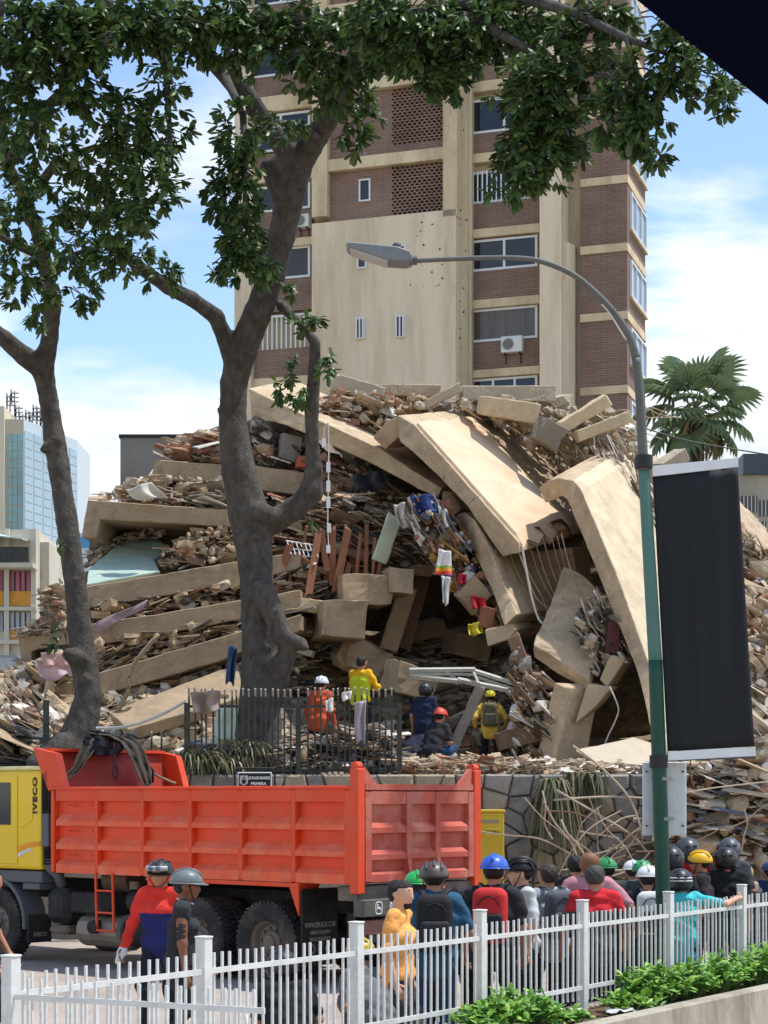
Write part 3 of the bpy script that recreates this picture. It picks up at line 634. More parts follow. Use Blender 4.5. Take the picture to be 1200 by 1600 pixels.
scatter('broken clay bricks and tiles heaped on the topmost left slab', [(258,717),(270,694),(305,678),(345,670),(345,722)], 150, 42.1, 44, 0, (.1, .4), (0,0,2,3,3,6), ('shard','sheet','chunk','plank'))
scatter('crushed tiles and rags between the top two left slabs', [(148,782),(200,758),(236,742),(345,752),(400,760),(400,797),(345,796)], 320, 41.2, 43, .04, (.06, .38), (0,0,0,2,2,1,4,6))
scatter('splintered fill below the second left slab', [(250,885),(255,860),(300,830),(370,822),(440,835),(440,862),(372,876)], 420, 40.4, 43, -.15, (.05, .3), (0,0,0,0,4,1,2,3))
scatter('fine grey crushed masonry spilling beside the mint floor', [(134,886),(142,862),(200,832),(250,818),(262,835),(240,838),(182,850),(140,886)], 380, 42.2, 43.6, -.3, (.04, .18), (1,1,2,0,5), ('shard','chunk','rod'))
scatter('grey crushed masonry left of the left tree', [(66,925),(98,905),(100,985),(104,990),(28,996),(45,972),(75,970)], 260, 39.4, 40.6, -.2, (.05, .25), (1,1,2,0,0,3))
scatter('splintered layer under the mint-floor slab', [(140,947),(374,907),(470,890),(470,922),(377,938),(140,976)], 520, 40.0, 41.4, -.16, (.05, .34), (0,0,0,0,4,4,1,2,5,7), ('plank','plank','sheet','shard','chunk','rod'))
scatter('splintered layer above the lowest left slab', [(144,1004),(377,962),(470,946),(470,962),(378,986),(157,1050)], 620, 39.5, 40.9, -.22, (.05, .34), (0,0,0,0,4,4,1,1,2,5), ('plank','plank','sheet','shard','rod','chunk'))
scatter('rags and fragments at the left flank of the heap', [(36,1044),(104,1012),(113,1064),(60,1078),(14,1096),(24,1060)], 300, 38.8, 39.8, -.25, (.05, .32), (0,0,1,2,4,5,6))
scatter('slope of boards and plaster below the left slabs', [(22,1128),(113,1092),(160,1080),(345,1028),(380,1012),(440,1080),(440,1180),(290,1185),(60,1185)], 1500, 35.4, 40.5, -.2, (.06, .42), (0,0,0,2,1,4,0,6,1), onmound=True)
scatter('household rubble in the gap by the big trunk', [(396,662),(480,690),(560,742),(470,736),(396,726)], 220, 42, 44, .3, (.05, .35), (5,5,1,3,4,0,6))
scatter('red dust and tile fill in the upper gap', [(480,690),(560,735),(640,775),(650,800),(560,790),(470,770)], 380, 41.6, 43.5, .4, (.05, .26), (3,7,0,0,4,4))
scatter('tangled debris hanging in the middle of the heap', [(430,775),(560,776),(645,790),(700,840),(725,905),(640,890),(600,905),(520,900),(440,880)], 900, 40.6, 43, .3, (.06, .4), (4,4,7,0,0,0,5,1), ('plank','sheet','shard','rod','rod'))
scatter('clothes and belongings caught under the curved slab', [(640,770),(690,785),(716,812),(760,890),(800,985),(770,990),(735,950),(700,905),(650,850)], 420, 39.2, 40.6, .9, (.06, .34), (5,6,8,7,0,4,9,3,6))
scatter('layered splinters right of the big trunk', [(430,880),(520,905),(520,940),(500,1010),(470,1090),(430,1090),(385,1000),(385,890)], 620, 40.2, 42.5, -.05, (.06, .38), (0,0,4,4,1,5,7,6), ('plank','plank','sheet','shard','chunk','rod'))
scatter('grey rubble slope on the cavity floor', [(465,1015),(560,1000),(640,985),(760,1000),(830,1060),(850,1195),(640,1200),(455,1195)], 2400, 34.5, 48, -.1, (.06, .5), (0,1,1,1,2,0,4,5,3,6), onmound=True, types=('shard','chunk','chunk','plank','sheet','rod'))
scatter('broken plaster and bricks along the top ridge', [(486,648),(520,612),(600,612),(660,622),(700,632),(640,645),(618,652),(590,690),(560,682)], 560, 42.5, 45.5, .3, (.06, .34), (0,2,2,2,6,3,0), ('shard','chunk','sheet','chunk'))
scatter('broken blocks and planks on the crest below the tower', [(690,640),(760,615),(870,640),(990,660),(1010,720),(1000,770),(960,730),(905,745),(880,740),(830,700),(760,648)], 760, 42.4, 45.5, .6, (.06, .34), (0,2,2,2,6,0,1,2), ('shard','chunk','chunk','chunk','rod','sheet'))
scatter('strip of splintered boards down the standing slab', [(925,700),(985,690),(1030,800),(1030,900),(1000,860),(960,780)], 420, 40.6, 43.4, 1.1, (.06, .34), (0,2,6,1,4), ('plank','plank','shard','rod'))
scatter('loose fill on the broken back of the leaning lump', [(905,960),(935,920),(965,945),(985,1030),(955,1025),(930,1055),(905,1000)], 260, 37.3, 38.2, .8, (.05, .24), (0,1,1,2,6,5))
scatter('debris on the dark cavity floor by the column stub', [(800,1000),(850,1050),(870,1070),(850,1195),(800,1195)], 320, 36.6, 39.5, .8, (.05, .3), (0,1,4,4,5,6))
scatter('debris strewn along the top of the stone wall', [(620,1188),(760,1180),(1000,1196),(1050,1210),(760,1217),(620,1212)], 700, 33.2, 34.8, 0, (.05, .24), (2,2,0,0,6,3,4), ('shard','chunk','sheet','plank','rod'))
scatter('litter and scraps behind the green railing', [(296,1160),(420,1165),(520,1140),(625,1135),(640,1205),(296,1207)], 700, 33.7, 35.2, 0, (.05, .26), (6,6,1,5,5,0,4,8,3), ('sheet','shard','chunk','rod','plank'))
scatter('rubble fan spilled in front of the wall at the right', [(1040,1200),(1120,1185),(1210,1150),(1210,1350),(1130,1345),(1060,1330),(1020,1300)], 1500, 31, 34.5, .1, (.06, .45), (0,2,2,3,0,1,6,8), ('shard','chunk','sheet','plank','chunk'))
scatter('twisted scrap and branches at the left edge', [(-10,1130),(40,1140),(75,1190),(-10,1200)], 320, 35.5, 38, .3, (.06, .4), (5,5,1,4,0,8), ('rod','rod','plank','sheet'))
def rubble_base():                                                  # solid body under the spilled fan
    mb = MB(); n = 20; vs = []
    for j in range(12):
        for i in range(n+1):
            X = 4.3+i*(4.2/n); Y = 33.2-j*.26; h = (2.6-.5*abs(i-13)/7)*(1-j/11)**.8; z = max(-.05, h+.18*mnoise.noise(Vector((X*2, Y*2, 1)))) if j < 11 else -.05
            vs.append((X, Y, z))
    mb.add(vs, [(j*(n+1)+i, (j+1)*(n+1)+i, (j+1)*(n+1)+i+1, j*(n+1)+i+1) for j in range(11) for i in range(n)]); o = mb.build('spill_heap', MATS['rubble earth'])
    tag(o, 'earth and rubble bank slumped against the wall at the right', 'rubble', None, 'stuff')
rubble_base()
# larger single pieces one could lift away
def piece(name, label, cat, px, py, Y, dims, rot, mat, group=None, rough=.02, bev=.02, jit=.12):
    mb = MB(); mb.box((0, 0, 0), dims, None, 0, jit); me = mb.mesh(name, mat)
    if bev: bevel_mesh(me, bev)
    if rough: rough_mesh(me, rough, .3)
    o = ob(name, me, None, P(px, py, Y), rot); return tag(o, label, cat, group)
yb = M_('yellowish broken beam', (200,180,144), rough=.95, var=.14, scale=2, bump=.4, bscale=9, dirt=lin(160,140,112), damt=.6, dscale=1.4)
piece('broken_beam', 'thick yellowish beam stump lying on the crest over the tiled slab', 'beam', 795, 640, 42.3, (1.25,.7,.42), (.2,.12,.2), yb)
piece('broken_beam', 'long grey beam on the crest under the tower window', 'beam', 795, 618, 43.4, (2.1,.5,.36), (0,-.02,.1), rubc)
piece('broken_beam', 'beam with frayed end tilted up against the brick wing', 'beam', 912, 648, 42.4, (1.35,.4,.3), (.1,-.55,.2), yb)
piece('broken_beam', 'lower of two tilted beams with rebar hair at the crest right', 'beam', 940, 668, 42.2, (1.35,.38,.26), (.1,-.38,.15), yb)
piece('broken_beam', 'slim pale beam tilted on the crest left of the tiled slab', 'beam', 690, 620, 43, (1.0,.3,.22), (.1,-.5,.1), rubc)
piece('concrete_block', 'rough white concrete block on the crest above the big trunk', 'block', 558, 610, 43.4, (1.2,.7,.42), (.1,.25,.2), rubc)
piece('concrete_block', 'wide flat concrete block at the crest centre', 'block', 632, 616, 44, (1.7,.9,.32), (0,.02,-.1), rubt)
piece('concrete_block', 'grey boulder of concrete resting above the tiled slab corner', 'block', 856, 676, 42, (.6,.5,.55), (.3,.4,.5), rubg, rough=.06)
piece('concrete_block', 'pale slab piece cresting the heap beside the palm', 'block', 1048, 722, 43, (.7,.5,.3), (.2,-.6,.3), rubc)
for (x, y, Y, d, r, lb) in ((563,926,40.6,(1.15,2.4,.62),(.05,.03,.12),'dark beam end jutting over the cavity below the red panels'), (530,972,40.0,(.95,2.4,.78),(.05,.05,.15),'large square beam end left of the cavity'), (613,912,40.4,(.52,2,.52),(.05,.1,.2),'small pale beam end over the cavity'), (498,950,40.4,(.9,1.5,.3),(.1,.2,.1),'slanting slab stub beside the square beam end'),
    (740,930,39.0,(.55,.25,.55),(.2,.75,.3),'tilted plate hanging below the clothes'), (705,850,39.8,(.6,.3,.5),(.2,.9,.2),'tan panel wedged under the curved slab'), (668,825,40.2,(.5,.4,1.0),(.2,-.5,.3),'tan slab fragment behind the blue cloth'), (640,1064,38.6,(.85,.9,.62),(.1,.25,.4),'boxy concrete block beside the man in the yellow vest'), (565,1030,40.6,(1.15,.9,.75),(.25,.5,.3),'rounded boulder of concrete at the cavity mouth'),
    (730,1010,43,(.9,.8,.5),(.1,.2,.4),'grey block lying deep in the cavity'), (660,985,44,(.9,.7,.4),(.1,-.2,.4),'low slab piece at the back of the cavity'), (815,1150,37.2,(1.1,.25,.35),(.1,-.25,.1),'brown box beam on the ground behind the man in yellow')):
    piece('concrete_block', lb, 'block', x, y, Y, d, r, fasc2 if 'brown' not in lb else wood, rough=.14 if 'boulder' in lb else .035, bev=.15 if 'boulder' in lb else .012)
piece('leaning_post', 'pale board standing upright inside the dark cavity', 'post', 622, 968, 41.5, (.42,.12,1.4), (.1,.3,.2), fasc)
piece('leaning_post', 'darker board standing behind the pale one in the cavity', 'post', 645, 960, 42.5, (.35,.12,1.7), (.1,.25,.3), wood)
piece('wood_plank', 'brown splintered plank leaning below the arch foot', 'plank', 824, 1055, 37.4, (.26,.06,1.75), (.1,-.38,.1), wood)
piece('wood_plank', 'grey plank leaning behind the crouching pair', 'plank', 725, 1130, 36.8, (.2,.05,1.6), (.1,.42,.2), rubg)
piece('plaster_board', 'greenish white panel dangling below the middle of the heap', 'panel', 604, 842, 40.3, (.34,.12,1.05), (.1,.32,.3), M_('greenish white board', (190,196,170), rough=.8, var=.12))
piece('storage_box', 'dark red case standing beside the giant slab', 'box', 957, 998, 37.4, (.28,.2,.65), (.05,.05,.2), M_('dark red case', (86,44,42), rough=.6))
for i, (x, y, l, a) in enumerate(((438,900,1.5,.12),(452,915,1.1,.35),(472,865,1.5,.02),(490,880,1.4,.12),(506,860,1.3,-.05),(520,870,1.5,.03),(534,875,1.6,.06),(548,862,1.4,-.08),(560,868,1.3,.02),(572,860,1.2,-.04),(584,875,1.2,.08),(596,868,1.1,.1),(460,930,1.0,.3),(512,900,1.1,.15),(540,905,.9,.1))):
    piece('wood_plank', 'narrow reddish wood panel hanging in the row below the middle slabs', 'panel', x, y, 40.1+U(0,.7), (U(.05,.17),.04,l*U(.7,1.1)), (U(-.15,.15), a+U(-.22,.22), U(-.5,.5)), woodr, group='reddish wood panels in the heap', rough=0, bev=0)
for i in range(90):
    regs = (('broken concrete chunk on the cavity floor', 480, 830, 1020, 1190, 1), ('broken chunk on the slope below the left slabs', 60, 430, 1095, 1180, 1), ('broken chunk lying on the crest', 500, 960, 622, 660, 0))
    lb, x0, x1, y0, y1, mo = regs[i % 3]; x, y = U(x0, x1), U(y0, y1); Y = 44.2
    if mo:
        for Y in np.arange(34.8, 47, .1):
            q = P(x, y, Y)
            if q.z <= mound_z(q.x, Y)+.05: break
    vs, fs = CH[i % 12]; s = U(.12, .34); mb = MB(); mb.add([(v[0]*s*1.2, v[1]*s, v[2]*s*.7) for v in vs], fs)
    o = mb.build('concrete_chunk', random.choice((rubc, rubg, rubt))); o.location = P(x, y, Y); o.rotation_euler = (U(-.4,.4), U(-.4,.4), U(0,6)); tag(o, lb, 'chunk', lb.replace('broken', 'loose'))
for i in range(26):                                                 # hollow clay bricks
    x, y = (U(495,590), 0) if i < 16 else (U(268,340), 0); y = 650+(x-495)*.36+U(-12,6) if i < 16 else U(682,712); Y = 42.6+U(0,1.2)
    mb = MB(); L_, h = .30, .2
    mb.b2(-.15,.15,-.1,.1,.07,.1); mb.b2(-.15,.15,-.1,.1,-.1,-.07); mb.b2(-.15,.15,-.1,-.07,-.07,.07); mb.b2(-.15,.15,.07,.1,-.07,.07); mb.b2(-.15,.15,-.07,.07,-.014,.014)
    o = mb.build('clay_brick', rubb); o.location = P(x, y, Y); o.rotation_euler = (U(-.3,.3), U(-.1,.5), U(.9,2.2)); tag(o, 'hollow clay brick on the drooping slab by the trunk' if i < 16 else 'hollow clay brick on the topmost left slab', 'brick', 'hollow bricks '+('right' if i < 16 else 'left'))
# cloth
def cloth(label, pts, Y, col, name='cloth', cat='cloth', fold=.06, mat=None, freq=9):
    a, b, c, d = [Vector((*P(x, y, Y),)) for x, y in pts]; n, k = 14, 12; mb = MB(); vs = []
    ph = U(0, 6); nr = (b-a).cross(d-a); nr.normalize()
    base = (a+b+c+d)/4
    for i in range(n+1):
        for j in range(k+1):
            u, v = i/n, j/k; p = a*(1-u)*(1-v)+b*u*(1-v)+c*u*v+d*(1-u)*v
            p = p+nr*fold*(math.sin(u*freq+ph+1.5*math.sin(v*3))+.6*mnoise.noise(p*3+Vector((ph, 0, 0))))+(a-b)*.06*mnoise.noise(p*4)+(d-a)*.05*math.sin(u*7+ph)*v
            vs.append(p-base)
    mb.add(vs, [(i*(k+1)+j, (i+1)*(k+1)+j, (i+1)*(k+1)+j+1, i*(k+1)+j+1) for i in range(n) for j in range(k)])
    me = mb.mesh(name, mat or M_('cloth %d %d %d' % col, col, rough=.95, var=.18, scale=3, bump=.1), True); o = ob(name, me, None, base); sm = o.modifiers.new('thick', 'SOLIDIFY'); sm.thickness = .012
    return tag(o, label, cat)
cloth('crumpled blue cloth caught under the curved slab', [(640,776),(676,772),(684,800),(652,806)], 39.3, (44,64,118), fold=.12)
cloth('white shirt hanging in the cavity below the bright striped cloth', [(690,900),(703,902),(700,946),(692,944)], 38.9, (214,212,206))
cloth('white garment beside the blue cloth', [(684,790),(700,798),(704,826),(688,822)], 39.3, (206,200,190), fold=.09)
cloth('grey-white rag left of the blue cloth', [(614,790),(634,784),(642,826),(622,822)], 39.6, (190,182,172), fold=.1)
def rainbow():
    m = bpy.data.materials.new('striped cloth'); m.use_nodes = True; N = m.node_tree.nodes; L = m.node_tree.links; b = N['Principled BSDF']; b.inputs['Roughness'].default_value = .9
    tc = N.new('ShaderNodeTexCoord'); sp = N.new('ShaderNodeSeparateXYZ'); L.new(tc.outputs['Generated'], sp.inputs[0]); r = N.new('ShaderNodeValToRGB'); r.color_ramp.interpolation = 'CONSTANT'
    e = r.color_ramp.elements; e[0].color = (*lin(70,56,110), 1); e[1].position = .14; e[1].color = (*lin(216,84,50), 1)
    for p, c in ((.26,(236,160,60)),(.36,(150,180,70)),(.44,(226,224,218))): k = e.new(p); k.color = (*lin(c), 1)
    L.new(sp.outputs[2], r.inputs[0]); L.new(r.outputs[0], b.inputs['Base Color']); return m
cloth('white towel with rainbow stripes hanging in the heap', [(686,858),(704,862),(706,904),(678,900)], 39.0, (1,1,1), mat=rainbow())
cloth('red scrap of clothing beside the wooden drawer', [(736,930),(758,934),(762,954),(738,952)], 38.6, (168,40,44), fold=.1)
cloth('small red rag under the striped towel', [(716,896),(730,898),(728,914),(714,912)], 38.9, (170,44,60), fold=.06)
cloth('yellow plastic bag at the foot of the hanging clothes', [(730,976),(752,972),(756,990),(732,994)], 38.4, (206,190,60), fold=.12)
cloth('pair of blue jeans hanging beside the big trunk', [(357,1008),(372,1012),(366,1070),(352,1066)], 38.2, (50,72,104), fold=.08)
cloth('pink and white blanket hanging at the left flank', [(56,1030),(112,1026),(112,1052),(66,1070)], 38.4, (196,170,172), fold=.07)
cloth('flowered sheet above the pink blanket', [(64,1020),(106,1020),(108,1040),(70,1042)], 38.3, (186,150,140), fold=.06)
cloth('long mauve curtain squashed between two left slabs', [(150,972),(230,938),(226,950),(150,990)], 39.3, (150,128,128), fold=.05)
cloth('dark bundle of cloth below the drooping slab', [(552,742),(596,738),(606,762),(556,770)], 41.4, (54,54,58), fold=.2)
cloth('white sheet draped on the second left slab', [(196,766),(236,752),(262,778),(214,782)], 40.8, (200,190,174), fold=.08)
cloth('grey rag draped over the railing at its left end', [(300,1082),(345,1078),(340,1112),(302,1116)], 32.9, (150,134,122), fold=.12)
cloth('mauve towel hung on the railing behind the yellow vest', [(553,1098),(572,1094),(570,1160),(556,1158)], 32.92, (170,158,162), fold=.05)
cloth('white rag on the railing top beside the towel', [(534,1082),(550,1080),(548,1092),(536,1096)], 32.9, (222,216,208), fold=.05)
cloth('white cloth scrap snagged on the railing by the orange shirt', [(508,1096),(520,1090),(520,1112),(510,1112)], 32.9, (220,216,206), fold=.05)
cloth('large green sheet propped behind the railing', [(338,1108),(372,1100),(368,1160),(330,1158)], 34.4, (196,206,184), fold=.03)
piece('wooden_drawer', 'small brown wooden drawer hanging among the clothes', 'drawer', 760, 965, 38.5, (.3,.2,.42), (.1,.2,.3), woodr, rough=0, bev=.01)
piece('speaker_box', 'grey appliance casing in the gap beside the big trunk', 'appliance', 452, 700, 42.2, (.45,.4,.6), (.1,.15,.3), rubg, rough=0)
piece('crate', 'small orange crate in the gap beside the stub branch', 'crate', 473, 722, 42, (.28,.2,.25), (0,.1,.3), M_('faded orange plastic', (196,96,60), rough=.6), rough=0)
# crushed window frame on the cavity floor
wf = thing('crushed_window_frame', 'crushed white window frame lying across the cavity floor', 'window frame', P(730, 1075, 37.6))
gw = M_('grey white aluminium', (186,184,170), rough=.6, var=.15)
def rod(mb, pts, r, n=5): mb.tube([Vector(q)-wf.location for q in pts], r, n)
for (x0, y0, x1, y1, r_) in ((640,1047,742,1046,.05),(640,1056,715,1064,.06),(740,1048,818,1072,.05),(715,1062,795,1078,.06),(648,1052,740,1054,.03),(740,1056,812,1080,.03),(690,1046,720,1066,.03),(738,1046,748,1068,.03),(790,1076,822,1105,.06)):
    m = MB(); rod(m, [P(x0, y0, 37.6), P(x1, y1, 37.4)], r_, 4); m.build('frame_bar', gw, wf)
# wire shelf, cables, rebar
ws = thing('wire_shelf', 'white wire shelf dangling right of the big trunk', 'shelf', P(470, 860, 40.4))
for k in range(7):
    m = MB(); x = 449+k*7; m.tube([P(x, 846+k*1.2, 40.4)-ws.location, P(x+6, 866+k*.6, 40.1)-ws.location], .012, 4); m.build('wire', white_frame, ws)
for (a, b, c, d) in ((447,845,492,852),(454,868,498,870),(450,857,495,861)):
    m = MB(); m.tube([P(a, b, 40.3)-ws.location, P(c, d, 40.2)-ws.location], .016, 4); m.build('frame_wire', white_frame, ws)
cb = thing('hanging_cable', 'white cable with sockets hanging beside the stub branch', 'cable', P(512, 760, 33.4))
m = MB(); m.tube([P(x, y, 33.4)-cb.location for x, y in ((505,700),(507,668),(513,660),(514,700),(513,760),(512,820),(514,862))], .012, 5); m.build('cord', pale, cb)
for (x, y, h) in ((506,692,.16),(513,730,.18),(513,760,.2),(513,785,.2),(514,825,.16),(513,858,.14)):
    m = MB(); c = P(x, y, 33.4)-cb.location; m.box(c, (.07, .06, h)); m.build('socket', white_frame, cb)
steel = M_('rusty rebar', (128,98,76), rough=.8, var=.3); paleb = M_('pale dry rods', (178,160,136), rough=.9, var=.2)
def strand(label, pts, Y, r, mat, group=None, name='rebar', cat='rebar'):
    base = P(*pts[0], Y); mb = MB(); W = [P(x, y, Y+i*.05*U(-1, 1))-base for i, (x, y) in enumerate(pts)]; S_ = []
    for i in range(len(W)-1):                                        # Catmull-Rom
        p0, p1, p2, p3 = W[max(i-1, 0)], W[i], W[i+1], W[min(i+2, len(W)-1)]
        for t in np.linspace(0, 1, 5)[:-1]: S_.append(.5*((2*p1)+(p2-p0)*t+(2*p0-5*p1+4*p2-p3)*t*t+(3*p1-p0-3*p2+p3)*t**3))
    S_.append(W[-1]); mb.tube(S_, r, 5, 0); o = mb.build(name, mat); o.location = base; return tag(o, label, cat, group)
for i in range(11):
    x = 770+i*11+U(-4, 4); strand('steel strand hanging below the broken edge of the tiled slab', [(x, 858-i*2.5), (x+16, 895), (x+34+U(-4, 4), 935), (x+52+U(-10, 6), 975+U(-30, 10))], 38.6+U(0, 1.2), .013, paleb, 'steel strands under the tiled slab')
strand('white pipe curling from the tiled slab to the leaning lump', [(815,850),(828,920),(842,968),(858,974),(866,960)], 38.3, .025, pale, name='pipe', cat='pipe')
strand('white electric cable with box dangling in the dark void', [(952,1072),(966,1105),(962,1125),(950,1150),(945,1165)], 36.8, .016, pale, name='cable', cat='cable')
for i in range(34):
    x, y = U(860, 1010), U(640, 720); strand('thin rebar wire sprouting from the crest right of the tiled slab', [(x, y), (x+U(-14, 20), y-U(4, 20)), (x+U(-10, 46), y-U(-8, 26)), (x+U(0, 60), y+U(-24, 20))], 43+U(0, 1), .011, paleb, 'rebar wires on the crest')
for i in range(12):
    x, y = U(500, 740), U(612, 640); strand('thin rebar wire on the crest left of the tiled slab', [(x, y), (x+U(-10, 20), y-U(0, 10)), (x+U(-10, 40), y-U(-8, 16))], 44+U(0, 1), .011, steel, 'rebar wires left')
RB = 'tangled rebar and rods before the stone wall'
for i in range(44):
    x, y = U(850, 1000) if i < 28 else U(1060, 1190), U(1300, 1375) if i < 28 else U(1230, 1340); l = U(60, 170); a = U(-.2, 2.6)
    pts = [(x, y)]; 
    for k in range(3): a += U(-.5, .5); pts.append((pts[-1][0]+math.cos(a)*l/3, pts[-1][1]-abs(math.sin(a))*l/3*.8))
    strand('bent rod in the rebar tangle before the stone wall', pts, U(30, 32.6), U(.009, .02), random.choice((paleb, paleb, steel)), RB)
for (pts, lb) in (([(895,1165),(940,1200),(985,1250),(1005,1310)],'long bare branch arcing from the wall top to the lamp post'), ([(865,1250),(960,1245),(1060,1255),(1150,1290),(1210,1320)],'long rod bowed across the spilled rubble'), ([(1060,1330),(1110,1290),(1160,1255),(1210,1270)],'curved branch arching over the spilled rubble'), ([(870,1235),(980,1300),(1010,1330)],'straight grey rod crossing the stone wall')):
    strand(lb, pts, 31.6, .02, paleb, name='bare_branch', cat='branch')
strand('long bare branch lying up the slope beside the left tree', [(178,1120),(200,1080),(205,1045),(240,1000),(246,992)], 37.6, .05, M_('dry branch', (150,128,100), rough=.9), name='bare_branch', cat='branch')
strand('bent white pipe on the slope left of the railing', [(150,1138),(200,1135),(250,1118),(290,1096)], 34.6, .03, pale, name='pipe', cat='pipe')
strand('overhead wire sagging from the lamp post to the palm', [(1004,668),(1080,690),(1210,712)], 30, .012, dark_metal, name='wire', cat='wire')

# cracks through the slab edges
def crack(parent, pts, Y):
    mb = MB(); w = [P(x+U(-1.2, 1.2), y, Y) for x, y in pts]; S_ = []
    for p, q in zip(w, w[1:]):
        for t in (0, .33, .66): S_.append(inter(p, q, t)+Vector((U(-.025, .025), 0, U(-.02, .02))))
    S_.append(w[-1]); vs = []
    for i, p in enumerate(S_): h = .012*(1-.6*abs(2*i/(len(S_)-1)-1)); vs += [p+Vector((-h, 0, 0)), p+Vector((h, 0, 0))]
    mb.add([Vector(v)-parent.location for v in vs], [(2*i, 2*i+1, 2*i+3, 2*i+2) for i in range(len(S_)-1)]); mb.build('crack', M_('dark crack line', (52,42,34), rough=1, bump=0), parent)
crack(r4, [(938,905),(952,897),(962,893)], 37.75); crack(r4, [(995,1048),(1006,1042),(1016,1044)], 36.75); crack(r4, [(910,832),(924,826)], 38.5)
crack(r2, [(733,790),(742,778),(752,774)], 39.1); crack(r2, [(668,716),(676,704)], 39.9); crack(r2, [(690,752),(700,738)], 39.6)

# loose material caked on the far right slope and on the slab tops
def caked(label, poly, n, yf, size, pal):
    mb = MB(); xs = [p[0] for p in poly]; ys = [p[1] for p in poly]; k = 0
    while k < n:
        x, y = U(min(xs), max(xs)), U(min(ys), max(ys))
        if not inpoly(x, y, poly): continue
        k += 1; put_piece(mb, P(x, y, yf(x, y)), random.choice(('chunk','shard','chunk','sheet','rod')), size[0]+(size[1]-size[0])*random.random()**3, .7, random.choice(pal))
    tag(mb.build('rubble', PAL), label, 'rubble', None, 'stuff')
caked('broken plaster and stones caked on the slope right of the banner', [(1100,760),(1165,822),(1215,885),(1215,1185),(1110,1185)], 900, lambda x, y: inter(42.2, 37.7, min(1, max(0, (y-790)/400)))-U(0, .3), (.05, .5), (0,0,2,2,1,6,3))
caked('chips and splinters lying on the face of the giant standing slab', [(905,765),(960,735),(1000,760),(1060,950),(1050,1100),(1035,1090),(985,940)], 260, lambda x, y: inter(39.6, 36.6, min(1, max(0, (y-760)/340)))+U(-.02, .5)+max(0, x-(905+(y-764)*.36))*.035, (.03, .14), (0,2,2,6))
caked('rubble heaped at the foot of the heap left of the left tree', [(-10,1060),(40,1040),(100,1100),(100,1170),(-10,1175)], 700, lambda x, y: inter(39.5, 36.2, (y-1040)/135)+U(-.3, .3), (.06, .5), (0,0,1,2,4,6,4))
# ------------------------------------------------------------------ stone retaining wall
def clip_cell(poly, p, q):                                          # keep the side of the bisector nearer p
    mx, my = (p[0]+q[0])/2, (p[1]+q[1])/2; nx, ny = q[0]-p[0], q[1]-p[1]; out = []
    for i in range(len(poly)):
        a, b = poly[i], poly[(i+1) % len(poly)]; da = (a[0]-mx)*nx+(a[1]-my)*ny; db = (b[0]-mx)*nx+(b[1]-my)*ny
        if da <= 0: out.append(a)
        if da*db < 0: t = da/(da-db); out.append((a[0]+(b[0]-a[0])*t, a[1]+(b[1]-a[1])*t))
    return out
WY = 33.0
sw = thing('stone_wall', 'rough grey stone retaining wall behind the dump truck', 'wall', (0, WY, 0))
m = MB(); m.b2(-16, 20, .1, .6, 0, 2.88); m.build('mortar_core', M_('grey mortar', (146,136,120), rough=1, var=.2, scale=5, bump=.6, bscale=25), sw)
sm_ = [M_('grey fieldstone', (158,150,138), rough=.95, var=.3, scale=5, bump=.6, bscale=14, dirt=lin(116,110,100), damt=.6, dscale=3), M_('brown fieldstone', (166,150,126), rough=.95, var=.3, scale=5, bump=.6, bscale=14, dirt=lin(122,110,92), damt=.6, dscale=3), M_('dark fieldstone', (132,126,118), rough=.95, var=.3, scale=5, bump=.6, bscale=14)]
def stones():
    st = []; z = .55; row = 0
    while z < 2.95:
        x = -4.2 if z > 2.3 else 1.5
        x += U(0, .3)
        while x < 8.6: st.append((x+U(-.13, .13), z+U(-.11, .11))); x += U(.3, .62)
        z += .31; row += 1
    for i, p in enumerate(st):
        poly = [(p[0]-.5, p[1]-.4), (p[0]+.5, p[1]-.4), (p[0]+.5, p[1]+.4), (p[0]-.5, p[1]+.4)]
        for j, q in enumerate(st):
            if j != i and abs(q[0]-p[0]) < 1.1 and abs(q[1]-p[1]) < .9: poly = clip_cell(poly, p, q)
        poly = [(a, min(b, 2.93)) for a, b in poly]
        if len(poly) < 3: continue
        cx, cy = sum(a for a, b in poly)/len(poly), sum(b for a, b in poly)/len(poly)
        d = U(.0, .06); ring = lambda k, y: [((a-cx)*k, y, (b-cy)*k) for a, b in poly]
        mb = MB(); n = len(poly); v = ring(.985, .12-0)+ring(.95, .03-d)+ring(.8, -.015-d); v = [(a, b+(U(-.012, .012) if i2 >= n else 0), c) for i2, (a, b, c) in enumerate(v)]
        fs = [(k*n+a, k*n+(a+1) % n, (k+1)*n+(a+1) % n, (k+1)*n+a) for k in range(2) for a in range(n)]+[tuple(range(2*n, 3*n))]
        mb.add(v, fs); mb.build('stone', random.choice(sm_), sw, loc=(cx, 0, cy))
stones()
